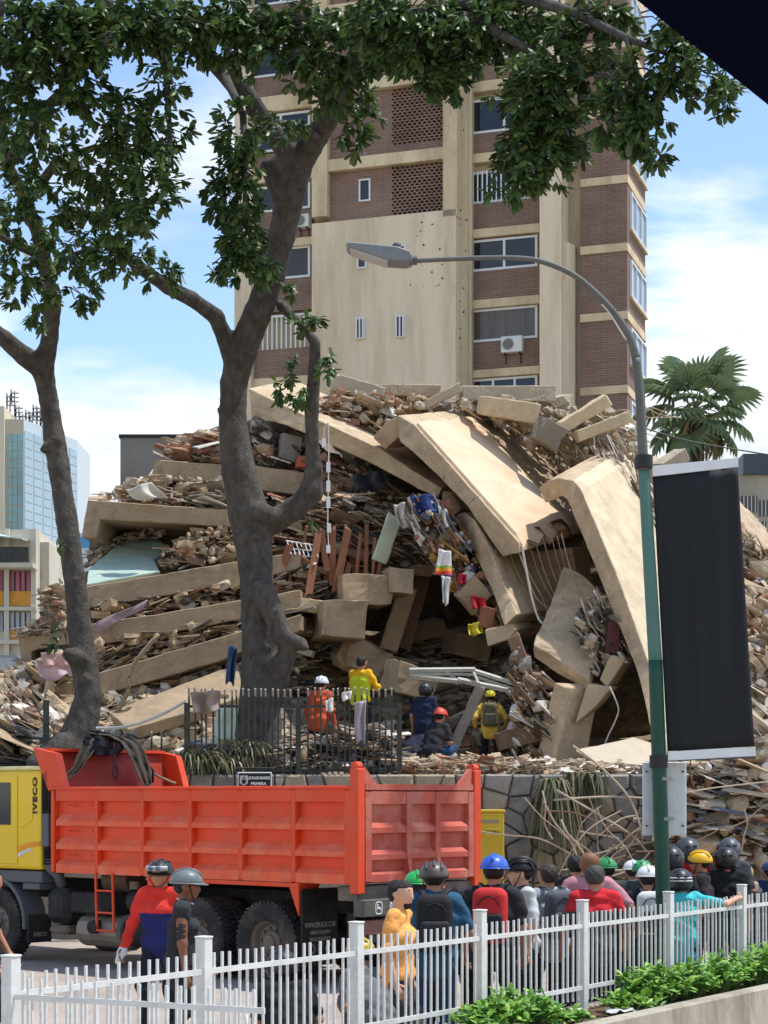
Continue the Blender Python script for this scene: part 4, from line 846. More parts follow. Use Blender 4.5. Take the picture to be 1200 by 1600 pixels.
# ------------------------------------------------------------------ dark green railing on the wall
green_m = M_('dark green railing paint', (52,58,52), rough=.6, var=.25, bump=.1, dirt=lin(110,100,84), damt=.5, dscale=4)
tipm = M_('worn bare steel', (150,146,136), rough=.6, var=.2)
fr = thing('steel_railing', 'dark green spiked steel railing on top of the stone wall', 'railing', (0, WY+.1, 2.9))
def rx(px, Y=33.1): return (px-600)/FPX*Y
bar = MB(); bar.b2(-.016,.016,-.016,.016,0,1.42); bar.add([(-.016,-.016,1.42),(.016,-.016,1.42),(.016,.016,1.42),(-.016,.016,1.42),(-.016,-.08,1.54),(.016,-.08,1.54),(.016,-.055,1.56),(-.016,-.055,1.56)], [(0,1,5,4),(1,2,6,5),(2,3,7,6),(3,0,4,7),(4,5,6,7)], 1); barme = bar.mesh('bar', [green_m, tipm])
x = 296; k = 0
while x < 620:
    if abs(x-470) > 5: ob('bar', barme, fr, (rx(x)+U(-.012,.012), 0, U(-.02,.02)), (U(-.02,.02), U(-.015,.015), 0))
    x += 9.3
for px in (292, 466, 624): m = MB(); m.b2(rx(px)-.045, rx(px)+.045, -.05, .05, 0, 1.3); m.build('post', green_m, fr)
for z in (.1, 1.24): m = MB(); m.b2(rx(296), rx(620), .018, .045, z-.022, z+.022); m.build('rail', green_m, fr)
fr2 = thing('steel_railing', 'short leaning remnant of dark railing above the truck headboard', 'railing', (rx(160, 34.2), 34.2, 2.92))
for i in range(7): ob('bar', barme, fr2, (i*.17+U(-.05,.05), U(-.05,.05), -.72+U(-.06,.06)), (U(-.1,.1), U(-.12,.08), 0))
m = MB(); m.b2(-.15, 1.2, .02, .05, .4, .44); m.build('rail', green_m, fr2)
pp = thing('steel_post', 'rusty upright steel post beside the left tree base', 'post', P(72, 1165, 34.6)); m = MB(); m.b2(-.05,.05,-.05,.05,-.6,.85); m.build('shaft', green_m, pp)
# street name sign
sg = thing('street_sign', 'black street name sign with white border and crest on the wall top', 'sign', P(398, 1233, 32.75))
blk = M_('black enamel', (24,24,24), rough=.4, var=.1, bump=0); wht = M_('white lettering', (232,232,228), rough=.6, var=.04, bump=0)
m = MB(); m.b2(-.30,.30,-.012,.012,0,.30); m.build('panel', wht, sg, bevel=.006)
m = MB(); m.b2(-.28,.28,-.018,-.0125,.02,.28); m.build('face', blk, sg)
for tx, sz, z, x in (('LOS PALOS GRANDES', .056, .195, .07), ('PRIMERA', .07, .095, .07)):
    o = ob('lettering', text_mesh(tx, sz, wht, .002, .0022), sg, (x, -.021, z), (R(90), 0, 0))
    if 'LOS' in tx: o.scale = (.72, 1.25, 1)
m = MB(); m.add([(-.26,-.02,.10),(-.19,-.02,.06),(-.12,-.02,.10),(-.12,-.02,.24),(-.26,-.02,.24)], [(0,1,2,3,4)]); m.build('crest_shield', M_('crest grey', (190,190,184), rough=.6), sg)
m = MB(); m.add([(-.225,-.022,.11),(-.19,-.022,.09),(-.155,-.022,.11),(-.155,-.022,.17),(-.225,-.022,.17)], [(0,1,2,3,4)]); m.add([(-.215,-.022,.185),(-.165,-.022,.185),(-.19,-.022,.225)], [(0,1,2)]); m.build('crest_charge', blk, sg)
m = MB(); m.tube([(-.36,.02,-.1),(-.35,.02,.33),(-.3,.02,.37),(.3,.02,.37),(.35,.02,.33),(.36,.02,-.1)], .018, 6); m.build('frame_tube', dark_metal, sg)
# yellow street cabinet
yc = thing('utility_cabinet', 'yellow steel utility cabinet against the stone wall behind the tailgate', 'cabinet', P(763, HOR, 31.5).to_2d().to_3d())
ylw = M_('yellow cabinet paint', (214,178,42), rough=.5, var=.1, bump=.05, dirt=lin(150,124,50), damt=.4, dscale=2)
m = MB(); m.b2(-.27,.27,0,.5,0,2.26); m.build('body', ylw, yc, bevel=.015)
m = MB(); m.b2(-.29,.29,-.02,.52,2.262,2.31); m.build('lid', ylw, yc, bevel=.01)
m = MB(); m.b2(-.25,.25,-.012,-.001,.2,2.2); m.build('door', ylw, yc)
m = MB(); m.b2(-.12,.18,-.02,-.013,2.08,2.14); m.build('vent_plate', M_('dull grey plate', (150,140,110), rough=.6), yc)
m = MB(); m.b2(-.03,.21,-.022,-.013,1.86,2.0); m.build('label_plate', M_('yellow label', (226,190,60), rough=.6), yc)
ob('lettering', text_mesh('TE1R21', .075, blk, .001, .002), yc, (.09, -.024, 1.93), (R(90), 0, 0))
# ------------------------------------------------------------------ trees
bark = M_('grey mottled bark', (84,79,72), rough=.95, var=.42, scale=9, bump=1, bscale=26, dirt=lin(58,52,46), damt=.7, dscale=3.2, streak=(1,1,.55))
def leafmat(name, rgb):
    m = bpy.data.materials.new(name); m.use_nodes = True; N = m.node_tree.nodes; L = m.node_tree.links; b = N['Principled BSDF']; b.inputs['Roughness'].default_value = .42; b.inputs['Specular IOR Level'].default_value = .4
    tc = N.new('ShaderNodeTexCoord'); n = N.new('ShaderNodeTexNoise'); n.inputs['Scale'].default_value = 2.2; L.new(tc.outputs['Object'], n.inputs[0]); r = N.new('ShaderNodeMapRange'); r.inputs[3].default_value = .6; r.inputs[4].default_value = 1.4; L.new(n.outputs[0], r.inputs[0])
    mu = N.new('ShaderNodeVectorMath'); mu.operation = 'SCALE'; mu.inputs[0].default_value = lin(rgb); L.new(r.outputs[0], mu.inputs[3]); L.new(mu.outputs[0], b.inputs['Base Color'])
    t = N.new('ShaderNodeBsdfTranslucent'); L.new(mu.outputs[0], t.inputs[0]); mx = N.new('ShaderNodeMixShader'); mx.inputs[0].default_value = .22; L.new(b.outputs[0], mx.inputs[1]); L.new(t.outputs[0], mx.inputs[2]); L.new(mx.outputs[0], N['Material Output'].inputs[0])
    return m
LEAF = [leafmat('dark glossy leaf', (64,86,48)), leafmat('mid green leaf', (84,110,58)), leafmat('olive leaf', (92,106,56)), leafmat('yellow green leaf', (104,122,58))]
def leaf(mb, base, d, up, ln, w, mi):
    d = d.normalized(); s = d.cross(up)
    if s.length < 1e-3: s = Vector((1, 0, 0))
    s.normalize(); n = s.cross(d); dr = Vector((0, 0, -1))*ln*.12
    a = base; b = base+d*ln*.55+n*ln*.03; c = base+d*ln+dr
    l1, r1 = base+d*ln*.48+s*w*.48-n*w*.14, base+d*ln*.48-s*w*.48-n*w*.14
    l2, r2 = base+d*ln*.84+s*w*.42-n*w*.1+dr*.6, base+d*ln*.84-s*w*.42-n*w*.1+dr*.6
    mb.add([a, l1, l2, c, r2, r1, b], [(0,6,1),(6,2,1),(6,3,2),(6,4,3),(6,5,4),(6,0,5)], mi)
def rosette(mb, c, ax, ln, k, mis=(0,0,1,1,2), droop=.35):
    ax = ax.normalized(); t = ax.cross(Vector((.3, .2, .9))).normalized(); b = ax.cross(t); ph = U(0, 6)
    for i in range(k):
        q = ph+i*2.4; el = U(.25, 1.25); d = ax*math.cos(el)+(t*math.cos(q)+b*math.sin(q))*math.sin(el)+Vector((0, 0, -droop)); L_ = ln*U(.7, 1.15)
        leaf(mb, c-ax*U(0, .12), d, Vector((U(-.4,.4), U(-.4,.4), 1)), L_, L_*U(.38, .5), random.choice(mis) if random.random() > .05 else 3)
def lobes(mb, tw, L, anchors, ln=.2, k=9):
    for (px, py, rx_, ry_, Y, n, *rest) in L:
        n = int(n*(.78 if py < 90 else .62 if px > 320 else .52))
        c = P(px, py, Y); s = FPX/Y; ra = Vector((rx_/s, max(.5, min(rx_, ry_)/s*.9), ry_/s))
        anc = min(anchors, key=lambda a: (a-c).length) if anchors else c
        for i in range(n):
            v = Vector((U(-1,1), U(-1,1), U(-1,1)))
            while v.length > 1: v = Vector((U(-1,1), U(-1,1), U(-1,1)))
            v = v*U(.75, 1.28)
            p = c+Vector((v.x*ra.x, v.y*ra.y, v.z*ra.z)); ax = Vector((v.x+U(-.6,.6), v.y+U(-.6,.6), v.z*.4+U(-.7,.35)))
            rosette(mb, p, ax, ln, int(U(k*.7, k*1.3)))
            if i % 3 == 0:
                q = inter(p, c+(anc-c)*.15, U(.35, .8)); mid = inter(p, q, .5)+Vector((U(-.1,.1), U(-.1,.1), U(0,.15))); tw.tube([p, mid, q], [.006, .011, .016], 4)
def limb(pts):                                                      # (x, y, width px, Y) -> capsules
    out = []
    for a, b in zip(pts, pts[1:]): out.append(('c', tuple(P(a[0], a[1], a[3])), tuple(P(b[0], b[1], b[3])), a[2]/2*a[3]/FPX*.8, b[2]/2*b[3]/FPX*.8))
    return out
def tree(label, base, limbs, L, twigs, knots=(), vox=.055, k=.045, ln=.2):
    root = thing('tree', label, 'tree', base); prims = []
    for l in limbs: prims += limb(l)
    def mod(X, V): return V+.010*np.sin(X[:, 2]*3.1+np.sin(X[:, 0]*5)*1.5)*np.sin(X[:, 0]*4+X[:, 1]*5+1)+.006*np.sin(X[:, 2]*23+X[:, 0]*17+np.sin(X[:, 2]*5)*3)
    for (x, y, Y, r_) in knots: prims.append(('e', tuple(P(x, y, Y)), (r_, r_*.6, r_)))
    vs, F = surface(prims, vox, k, mod, cull=True); b = np.array(base)
    me = np_mesh('trunk', vs-b, F, bark); ob('trunk', me, root)
    mb, tw = MB(), MB(); anchors = [P(p[0], p[1], p[3]) for l in limbs for p in l]
    for t in twigs:
        W = [P(*q[:2], q[2]) for q in t[0]]; n = len(W); tw.tube(W, [inter(t[1], t[2], i/(n-1)) for i in range(n)], 7)
    lobes(mb, tw, L, anchors, ln)
    mb.v = [tuple(Vector(v)-Vector(base)) for v in mb.v]; tw.v = [tuple(Vector(v)-Vector(base)) for v in tw.v]
    c = mb.build('crown', LEAF, root); c['kind'] = 'stuff'; t = tw.build('branches', bark, root, smooth=True); t['kind'] = 'stuff'
    return root
TY = 34.6
main = [[(402,1190,110,TY),(405,1130,86,TY),(407,1040,72,TY),(404,960,68,TY),(400,890,66,TY),(394,840,72,TY),(388,800,80,TY),(374,740,68,TY),(363,660,54,TY),(365,600,53,TY),(378,550,58,TY-.2),(402,490,54,TY-.5),(425,430,52,TY-.8),(440,370,52,TY-1.1),(452,310,56,TY-1.4),(463,262,62,TY-1.7)],
    [(463,262,50,TY-1.7),(432,215,38,TY-2.2),(392,160,42,TY-2.8),(345,105,38,TY-3.4),(290,62,32,TY-4),(230,32,28,TY-4.6),(165,5,22,TY-5.2),(90,-40,18,TY-6)],
    [(463,262,54,TY-1.7),(498,208,46,TY-2.2),(525,165,46,TY-2.8),(548,110,42,TY-3.6),(575,40,36,TY-4.6),(600,-40,30,TY-5.6)],
    [(385,815,60,TY),(425,815,50,TY-.1),(462,795,44,TY-.3),(486,770,44,TY-.4),(490,735,34,TY-.5),(487,690,28,TY-.6),(487,640,27,TY-.7),(492,580,25,TY-.8),(492,535,24,TY-.9)],
    [(370,570,46,TY),(352,530,34,TY-.3),(338,495,32,TY-.6),(300,468,30,TY-1),(262,448,28,TY-1.5),(215,415,24,TY-2.2),(160,372,20,TY-3)],
    [(412,925,50,TY-.4),(428,960,40,TY-.5),(438,995,38,TY-.5),(470,1006,26,TY-.6),(476,1012,18,TY-.7)], [(430,1090,40,TY-.1),(440,1040,44,TY-.3),(455,1010,30,TY-.5)],
    [(402,920,26,TY-.45),(412,935,30,TY-.5)], [(450,255,44,TY-1.7),(418,262,30,TY-1.6),(440,310,36,TY-1.5)],
    [(408,800,40,TY-.35),(430,808,30,TY-.4)], [(440,478,22,TY-.5),(462,500,18,TY-.8),(488,528,20,TY-.9)]]
tw_main = [([(530,150,31.9),(506,165,31.6),(495,130,31.2),(470,100,30.8)], .1, .05), ([(497,215,32.2),(470,195,31.8),(430,190,31.4),(400,215,31)], .07, .03), ([(575,40,30),(680,20,29),(760,40,28),(830,80,27.4)], .16, .05), ([(680,20,29),(800,-10,28),(900,20,27),(980,60,26),(1060,90,25.5)], .12, .03), ([(830,80,27.4),(850,160,27.2),(840,240,27)], .06, .02), ([(980,60,26),(1000,130,25.8),(985,190,25.7)], .05, .015), ([(345,105,31.2),(380,180,30.6),(385,270,30.2),(380,350,30)], .08, .03), ([(230,32,30),(260,110,29.4),(265,200,29),(270,270,28.8)], .08, .02), ([(300,62,30.6),(420,40,29.8),(520,20,29)], .1, .03)]
Lm = [(520,60,190,62,29.5,300),(340,45,150,50,29.5,200),(690,65,120,55,28.5,210),(810,35,110,45,28,130),(640,25,130,40,28.5,110),(200,35,120,45,29,150),(560,185,38,52,30.5,46),(520,130,60,40,30,60),(690,120,60,45,28.6,60),
    (845,150,72,78,27.2,210),(832,240,62,62,27.1,150),(800,290,36,20,27,26),(905,95,60,55,27,90),(880,215,45,40,27.2,60),(930,30,70,35,27,70),
    (985,135,46,44,25.8,74),(1000,190,38,44,25.7,60),(985,215,26,20,25.7,20),(1050,75,46,36,25.5,40),(1090,115,50,40,25.4,46),(1125,165,30,20,25.3,16),(1140,120,30,26,25.3,18),(1020,240,22,24,25.6,16),(940,180,30,40,26.4,30),(1040,130,26,30,25.5,22),(1060,30,34,26,25.6,16),
    (375,215,42,60,30.4,70),(362,300,48,70,30.2,120),(380,375,42,56,30,85),(350,420,24,26,30,20),(410,410,26,30,30,26),(438,200,40,28,31.4,24),
    (255,140,48,52,29.2,46),(245,220,50,60,29,80),(240,290,56,54,28.9,80),(225,340,30,30,28.9,26),(300,35,70,40,29.4,60),
    (190,395,80,36,30.5,70),(250,425,40,26,32.4,26),(150,365,44,28,31,30),(455,455,16,20,33.4,8),(478,505,34,18,33.2,16),(512,580,16,22,33.4,10),(455,575,16,24,33.5,9),(470,622,18,18,33.4,10),(435,610,18,16,33.5,9),(520,560,10,18,33.4,4),(488,818,8,10,33.6,3),(95,640,1,1,30,0)]
tree('big grey multi-forked tree with dark glossy leaves in front of the heap centre', tuple(P(405, 1200, TY)), main, Lm, tw_main, ((398,838,TY-.42,0.101),(415,930,TY-.4,0.115),(386,880,TY-.36,0.072),(487,762,TY-.6,0.115),(420,1015,TY-.4,0.072),(345,640,TY-.1,0.086),(415,470,TY-.7,0.086)))
LY = 35
ltree = [[(112,1190,130,LY),(124,1150,74,LY),(138,1090,54,LY),(132,1040,50,LY),(124,980,48,LY),(116,900,42,LY),(104,810,42,LY),(92,730,42,LY),(84,680,40,LY),(76,625,38,LY),(66,575,42,LY-.3)],
    [(66,575,44,LY-.3),(38,556,38,LY-.8),(5,528,32,LY-1.3),(-40,490,28,LY-2)], [(66,575,44,LY-.3),(78,530,34,LY-.7),(82,480,32,LY-1.2),(72,420,30,LY-1.8),(55,350,28,LY-2.6),(32,295,26,LY-3.2),(0,240,24,LY-4)], [(122,1030,44,LY-.15),(106,1022,24,LY-.35)], [(86,690,30,LY-.1),(68,702,14,LY-.2)], [(100,1175,80,LY-.2),(60,1195,50,LY-.4)]]
tw_left = [([(66,400,33),(20,380,32.4),(-20,360,32)], .1, .05), ([(40,320,32),(90,250,31),(150,230,30),(210,250,29.6)], .1, .03), ([(10,260,31.2),(60,180,30),(120,120,29),(170,60,28)], .12, .04), ([(75,430,33),(110,400,32.2),(150,385,31.5)], .06, .03), ([(5,240,31),(-10,120,29.5),(0,0,28)], .12, .08)]
Ll = [(60,55,90,65,28.5,200),(30,150,60,75,29,150),(110,130,70,60,29,100),(150,60,60,50,28.5,100),(60,240,70,60,30,100),(150,240,56,60,29.8,90),(130,320,60,40,30.5,70),(30,330,50,50,31,70),(190,190,46,60,29.4,70),(190,290,40,46,29.8,56),(95,385,56,30,31.5,50),(40,440,60,40,32,50),(110,450,50,36,32,36),(20,400,40,40,31.5,36),(60,500,40,24,32.4,16),(150,430,40,24,32,20),(185,350,40,30,30,36),
    (86,852,8,12,34.4,2),(88,1005,10,18,34.2,6),(82,990,7,10,34.3,3)]
tree('tree with a slender curved trunk at the left edge of the heap', tuple(P(115, 1200, LY)), ltree, Ll, tw_left, ((128,1030,LY-.25,0.115),(120,905,LY-.25,0.072),(134,1060,LY-.25,0.101)))
# ------------------------------------------------------------------ palm
def palm():
    c = P(1088, 640, 62); root = thing('palm_tree', 'fan palm with stiff green fronds behind the lamp post at right', 'palm', (c.x, c.y, 0)); h = c.z
    m = MB(); m.tube([(0,0,0),(.1,0,h*.4),(.05,0,h*.8),(0,0,h)], [.32,.24,.22,.26], 12); m.build('trunk', bark, root, smooth=True)
    f = MB(); f.tube([(0,0,0),(.75,0,.1),(1.15,0,.05)], [.03,.02,.016], 5, 0); n = 17
    for i in range(n):
        a = R(-105+210*i/(n-1)); L_ = 1.05*(1-.12*abs(i-n//2)/(n/2)); d = Vector((math.cos(a), math.sin(a), 0)); s = Vector((-math.sin(a), math.cos(a), 0)); o = Vector((1.1, 0, .05))
        pts = [o+s*.02, o+d*L_*.5+s*.075+Vector((0,0,.05)), o+d*L_*.8+s*.045-Vector((0,0,.06)), o+d*L_-Vector((0,0,.28)), o+d*L_*.8-s*.045-Vector((0,0,.06)), o+d*L_*.5-s*.075+Vector((0,0,.05)), o+d*L_*.5-Vector((0,0,.02))]
        f.add(pts, [(0,6,1),(6,2,1),(6,3,2),(6,4,3),(6,5,4),(6,0,5)], 1)
    fm = f.mesh('frond', [leafmat('palm stalk', (132,138,92)), leafmat('palm leaf', (124,142,104))])
    for i in range(30):
        q = i*2.4; el = 1.2-2.2*(i/29); o = ob('frond', fm, root, (0, 0, h+.1*(1-i/20)), (U(-.4,.4), -el, q)); o.scale = (U(.85,1.1),)*3
    sk = MB()
    for i in range(26):
        q = U(0, 6.3); p = Vector((math.cos(q)*.3, math.sin(q)*.3, h-.3)); sk.tube([p, p+Vector((math.cos(q)*.4, math.sin(q)*.4, -.8)), p+Vector((math.cos(q)*.35, math.sin(q)*.35, -1.7+U(-.3,.3)))], [.05,.04,.015], 4)
    sk.build('dead_fronds', M_('dry palm leaf', (140,120,84), rough=.95), root)
palm()
# ------------------------------------------------------------------ planter plants and strap-leaved plants
PL = [leafmat('fresh planter leaf', (112,160,58)), leafmat('deep planter leaf', (78,124,48)), leafmat('lime planter leaf', (146,184,74))]
def bush(label, a, l, h, r, n, mats=PL, ln=.11):
    base = FP(a, l, .43); root = thing('leafy_plant', label, 'plant', base, 0, 'leafy plants in the planter'); mb, st = MB(), MB()
    for i in range(n):
        q = U(0, 6.3); rr = r*math.sqrt(random.random()); t = Vector((math.cos(q)*rr, math.sin(q)*rr, h*U(.45, 1)*(1-.35*(rr/r)**2))); st.tube([(t.x*.3, t.y*.3, 0), tuple(t*.6+Vector((0,0,.04))), tuple(t)], [.008,.006,.003], 4)
        for k in range(7):
            p = t*U(.6, 1)+Vector((0, 0, .02)); d = Vector((U(-1,1), U(-1,1), U(-.2,.8))); leaf(mb, p, d, Vector((0,0,1)), ln*U(.7,1.3), ln*U(.4,.55), random.choice((0,0,1,2)))
    o = mb.build('foliage', mats, root); o['kind'] = 'stuff'; st.build('stems', M_('green stem', (90,120,60)), root)
for i, (a, h, lb) in enumerate(((-2.35,.34,'leafy green plant farthest left in the planter'),(-2.0,.42,'bushy green plant in the planter below the white plastic bag'),(-1.55,.36,'green plant just right of the bag in the planter'),(-1.1,.22,'low green plant trailing right in the planter'),(.1,.2,'sparse low green plant in the planter gap'),(.75,.4,'dense green plant left of the turquoise shirt'),(1.15,.46,'tall green plant in front of the turquoise shirt'),(1.6,.42,'green plant right below the turquoise shirt'),(2.1,.4,'green plant right of the turquoise shirt'),(2.6,.44,'green plant nearly at the right edge'),(3.1,.48,'tallest green plant at the right edge of the planter'),(3.7,.5,'leafy plant cut by the right edge'))):
    bush(lb, a, U(-.5,-.28), h, .34, int(46*h/.4))
def strap(label, px, py, Y, n, ln, hang=0, spread=.5):
    b = P(px, py, Y); root = thing('strap_leaf_plant', label, 'plant', b); mb = MB()
    for i in range(n):
        q = U(0, 6.3); d = Vector((math.cos(q), math.sin(q)*.6-.3, 0)); L_ = ln*U(.6, 1.2); pts = []; o = Vector((U(-spread,spread), U(-.1,.1), 0)); up = U(.5, 1.3)*(0.15 if hang else 1)
        for t in np.linspace(0, 1, 6): pts.append(o+d*L_*.55*t+Vector((0, 0, L_*(up*t-(.9+.9*(1 if hang else 0)+up*.35)*t*t))))
        s = Vector((-d.y, d.x, 0)).normalized()
        vs = []
        for j, p in enumerate(pts): w = .022*(1-(j/5)**2*.9); vs += [p+s*w, p-s*w]
        mb.add(vs, [(2*j, 2*j+1, 2*j+3, 2*j+2) for j in range(5)], random.choice((0, 1, 2)))
    o = mb.build('leaves', [leafmat('strap leaf', (92,104,72)), leafmat('dusty strap leaf', (124,122,96)), leafmat('dry strap leaf', (144,130,98))], root); o['kind'] = 'stuff'
strap('grassy strap-leaved plant at the left end of the green railing', 300, 1190, 33.0, 110, .8, 0, .3)
strap('strap-leaved plant behind the railing by the big trunk', 372, 1180, 33.5, 130, 1.0, 0, .4)
strap('strap-leaved plant left of the railing middle', 335, 1195, 33.2, 90, .7, 0, .4)
strap('dry strap-leaved plant hanging down the stone wall', 868, 1215, 32.85, 120, 1.0, 1, .16)
strap('green strap leaves drooping over the wall right of the dry ones', 915, 1206, 32.85, 90, .5, 1, .35)
# ------------------------------------------------------------------ dump truck
redp = M_('orange red tipper paint', (226,72,30), rough=.45, var=.1, scale=1.4, bump=.06, bscale=10, dirt=lin(196,104,78), damt=.45, dscale=1.6)
redd = M_('dusty red tailgate paint', (184,84,66), rough=.65, var=.12, scale=2, bump=.08, dirt=lin(206,150,128), damt=.65, dscale=1.4)
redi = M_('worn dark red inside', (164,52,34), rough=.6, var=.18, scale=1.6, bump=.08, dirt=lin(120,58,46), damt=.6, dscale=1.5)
yel = M_('yellow cab paint', (238,196,30), rough=.32, var=.06, scale=1, bump=.02, coat=.3, dirt=lin(206,172,60), damt=.25, dscale=2)
gryp = M_('grey plastic', (92,94,96), rough=.6, var=.1, bump=.05)
blkp = M_('black chassis', (30,30,31), rough=.7, var=.25, bump=.1, dirt=lin(74,68,62), damt=.5, dscale=2.5)
rubber = M_('dusty tyre rubber', (48,46,45), rough=.9, var=.25, scale=4, bump=.2, dirt=lin(112,102,90), damt=.6, dscale=3)
rimm = M_('dusty steel rim', (126,114,102), rough=.6, var=.2, metal=.2, dirt=lin(88,74,62), damt=.6, dscale=4)
mud = M_('mud-grey steel', (104,96,86), rough=.85, var=.2, bump=.2, dirt=lin(140,126,108), damt=.5, dscale=2)
TX, TYY, TA = -.41, 23.97, math.atan2(-.648, .762)
tr = thing('dump_truck', 'dump truck with yellow cab and orange-red ribbed tipper body', 'truck', (TX, TYY, 0), TA)
def tb(d0, d1, y0, y1, z0, z1, mb=None):                            # d runs forwards from the rear corner
    m = mb or MB(); m.b2(-d1, -d0, y0, y1, z0, z1); return m
W_ = 2.6; L_T = 6.05; ZB, ZT = 1.40, 2.63
sp = tb(.12, L_T, .10, .13, ZB, ZT).build('side_panel', redp, tr)
for d in np.linspace(0.06, L_T-.05, 7):
    w = .16 if d < .1 or d > 6 else .075
    tb(d-w/2, d+w/2, 0.0, .098, ZB+.002, ZT-.002).build('side_rib', redp, tr, bevel=.008)
ds = np.linspace(0.06, L_T-.05, 7)
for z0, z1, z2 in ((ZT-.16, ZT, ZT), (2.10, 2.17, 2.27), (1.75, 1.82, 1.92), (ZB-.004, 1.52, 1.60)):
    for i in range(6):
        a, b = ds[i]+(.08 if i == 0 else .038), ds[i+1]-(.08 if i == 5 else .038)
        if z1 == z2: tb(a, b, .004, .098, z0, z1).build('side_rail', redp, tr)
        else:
            m = MB(); q = [(.006, z0), (.006, z1), (.098, z2), (.098, z0)]; m.prism([(-b, y, z) for y, z in q], [(-a, y, z) for y, z in q]); m.build('side_rail', M_('dusty red rail with painted light', (232,98,62), rough=.7, var=.14, scale=3, bump=.06, dirt=lin(222,146,116), damt=.5, dscale=2.5), tr)  # brighter red puts the light on the ledges into the colour, plus dust
tb(-.02, L_T+.03, -.02, .16, ZT+.002, ZT+.05).build('top_rail', redp, tr, bevel=.01)
tb(0.1, L_T, W_-.13, W_-.02, ZB, ZT+.05).build('far_side', redi, tr)
tb(0.1, L_T, .14, W_-.14, ZB, ZB+.08).build('bed_floor', redi, tr)
# headboard
m = MB(); q = [(L_T-.02, ZB), (L_T-.02, 2.5), (L_T+.22, 3.22), (L_T+.30, 3.22), (L_T+.06, 2.5), (L_T+.06, ZB)]
m.prism([(-d, .135, z) for d, z in q], [(-d, W_-.135, z) for d, z in q]); m.build('headboard', redi, tr)
for y in (.01, W_-.13):
    m = MB(); q = [(L_T-.30, 2.68), (L_T-.12, 3.18), (L_T+.42, 3.28), (L_T+.05, 2.62)]; m.prism([(-d, y, z) for d, z in q], [(-d, y+.12, z) for d, z in q]); m.build('headboard_wing', redp, tr)
tb(L_T+.13, L_T+.33, .14, W_-.14, 3.222, 3.27).build('headboard_cap', redp, tr)
# rear posts and tailgate
for y in (-.01, W_-.14):
    tb(-.10, .04, y, y+.15, ZB-.12, 2.90).build('rear_post', redp, tr, bevel=.01)
    m = MB(); m.lathe([(0,-.05),(.06,-.05),(.06,.05),(0,.05)], (.02, y+.075, 2.93), 'Y', 12); m.build('hinge', redp, tr)
tg = MB().b2(-.02, .02, .15, W_-.15, ZB+.02, 2.62).build('tailgate', redd, tr)
cols = [.15, .30, .98, 1.08, 1.62, 1.72, 2.30, W_-.15]
for a, b in ((.15,.27),(.99,1.09),(1.60,1.70),(W_-.27,W_-.15)): MB().b2(.021, .10, a, b, ZB+.03, 2.6).build('tailgate_rib', redd, tg)
for z0, z1, z2 in ((2.44,2.60,2.62),(2.06,2.13,2.2),(1.71,1.78,1.85),(ZB+.021,1.52,1.57)):
    for a, b in ((.275,.985),(1.095,1.595),(1.705,W_-.275)):
        m = MB(); q = [(.021, z0), (.094, z0), (.094, z1), (.021, z2)]; m.prism([(x, a, z) for x, z in q], [(x, b, z) for x, z in q]); m.build('tailgate_rail', redd, tg)
MB().b2(-.03, .09, .16, W_-.16, 2.622, 2.70).build('tailgate_top_bar', redd, tg)
for y0, y1 in ((.15,.42),(W_-.42,W_-.15)):
    m = MB(); o = y0 if y0 < 1 else y1; q = [(y0,2.701),(y1,2.701),(o+.03 if y0<1 else o,2.92),(o if y0<1 else o-.03,2.92)]; m.prism([(.06, y, z) for y, z in q], [(-.01, y, z) for y, z in q]); m.build('tailgate_corner', redd, tg)
for y in (1.02, 1.65):
    m = MB(); m.prism([(.11,y-.03,1.30),(.2,y-.03,1.30),(.11,y-.03,1.72)], [(.11,y+.03,1.30),(.2,y+.03,1.30),(.11,y+.03,1.72)]); m.build('tailgate_latch', redd, tg)
MB().b2(-.3, .03, .05, W_-.05, ZB-.22, ZB-.03).build('rear_crossbeam', mud, tr, bevel=.01)
# small rods for the tarp ties, ladder
for i, d in enumerate((5.75, 5.2)):
    for z in (2.40, 2.02, 1.66): m = MB(); m.tube([(-d, .09, z), (-d+.25, .05, z), (-d+.27, .02, z+.02)], .009, 5); m.build('tie_hook', redp, tr)
ld = None
for d in (4.62, 4.99):
    m = MB(); m.tube([(-d, -.02, 1.42), (-d+.03, -.02, .56)], .022, 5); m.build('ladder_rail', redp, tr)
for z in (1.16, .84, .58): m = MB(); m.tube([(-4.62, -.02, z), (-4.97, -.02, z)], .018, 5); m.build('ladder_rung', redp, tr)
# sub frame sill, mudguards
m = MB(); m.b2(-3.9, -.95, .0, .42, 1.33, 1.39); m.build('mudguard_top', redp, tr, bevel=.006)
for d0, d1 in ((3.9, 3.62), (.95, 1.12)):
    m = MB(); q = [(d0, 1.33), (d1, 1.33), (d0, .95 if d0 < 2 else .9)]; m.prism([(-d, .005, z) for d, z in q], [(-d, .4, z) for d, z in q]); m.build('mudguard_end', redp, tr)
tb(3.62, 3.66, .02, .7, .35, 1.32).build('mud_flap', blkp, tr)
mf = tb(.9, .93, .02, .72, .28, 1.31).build('mud_flap', blkp, tr)
lett = M_('worn pale lettering', (150,146,138), rough=.8, bump=0)
for tx, sz, z in (('WWW.SPILFLEX.COM', .1, .82), ('FABRICA DE EQUIPOS', .065, .72), ('PARA EL TRANSPORTE', .065, .63)):
    o = ob('lettering', text_mesh(tx, sz, lett, .001, .0012), mf, (-.896, .37, z), (R(90), 0, R(90))); o.scale = (.62, 1, 1)
for y in (.2, .54):
    m = MB(); m.lathe([(.055,0),(.07,0),(.07,.004),(.055,.004)], (-.897, y, .5), 'X', 18); m.build('ring_emblem', lett, mf)
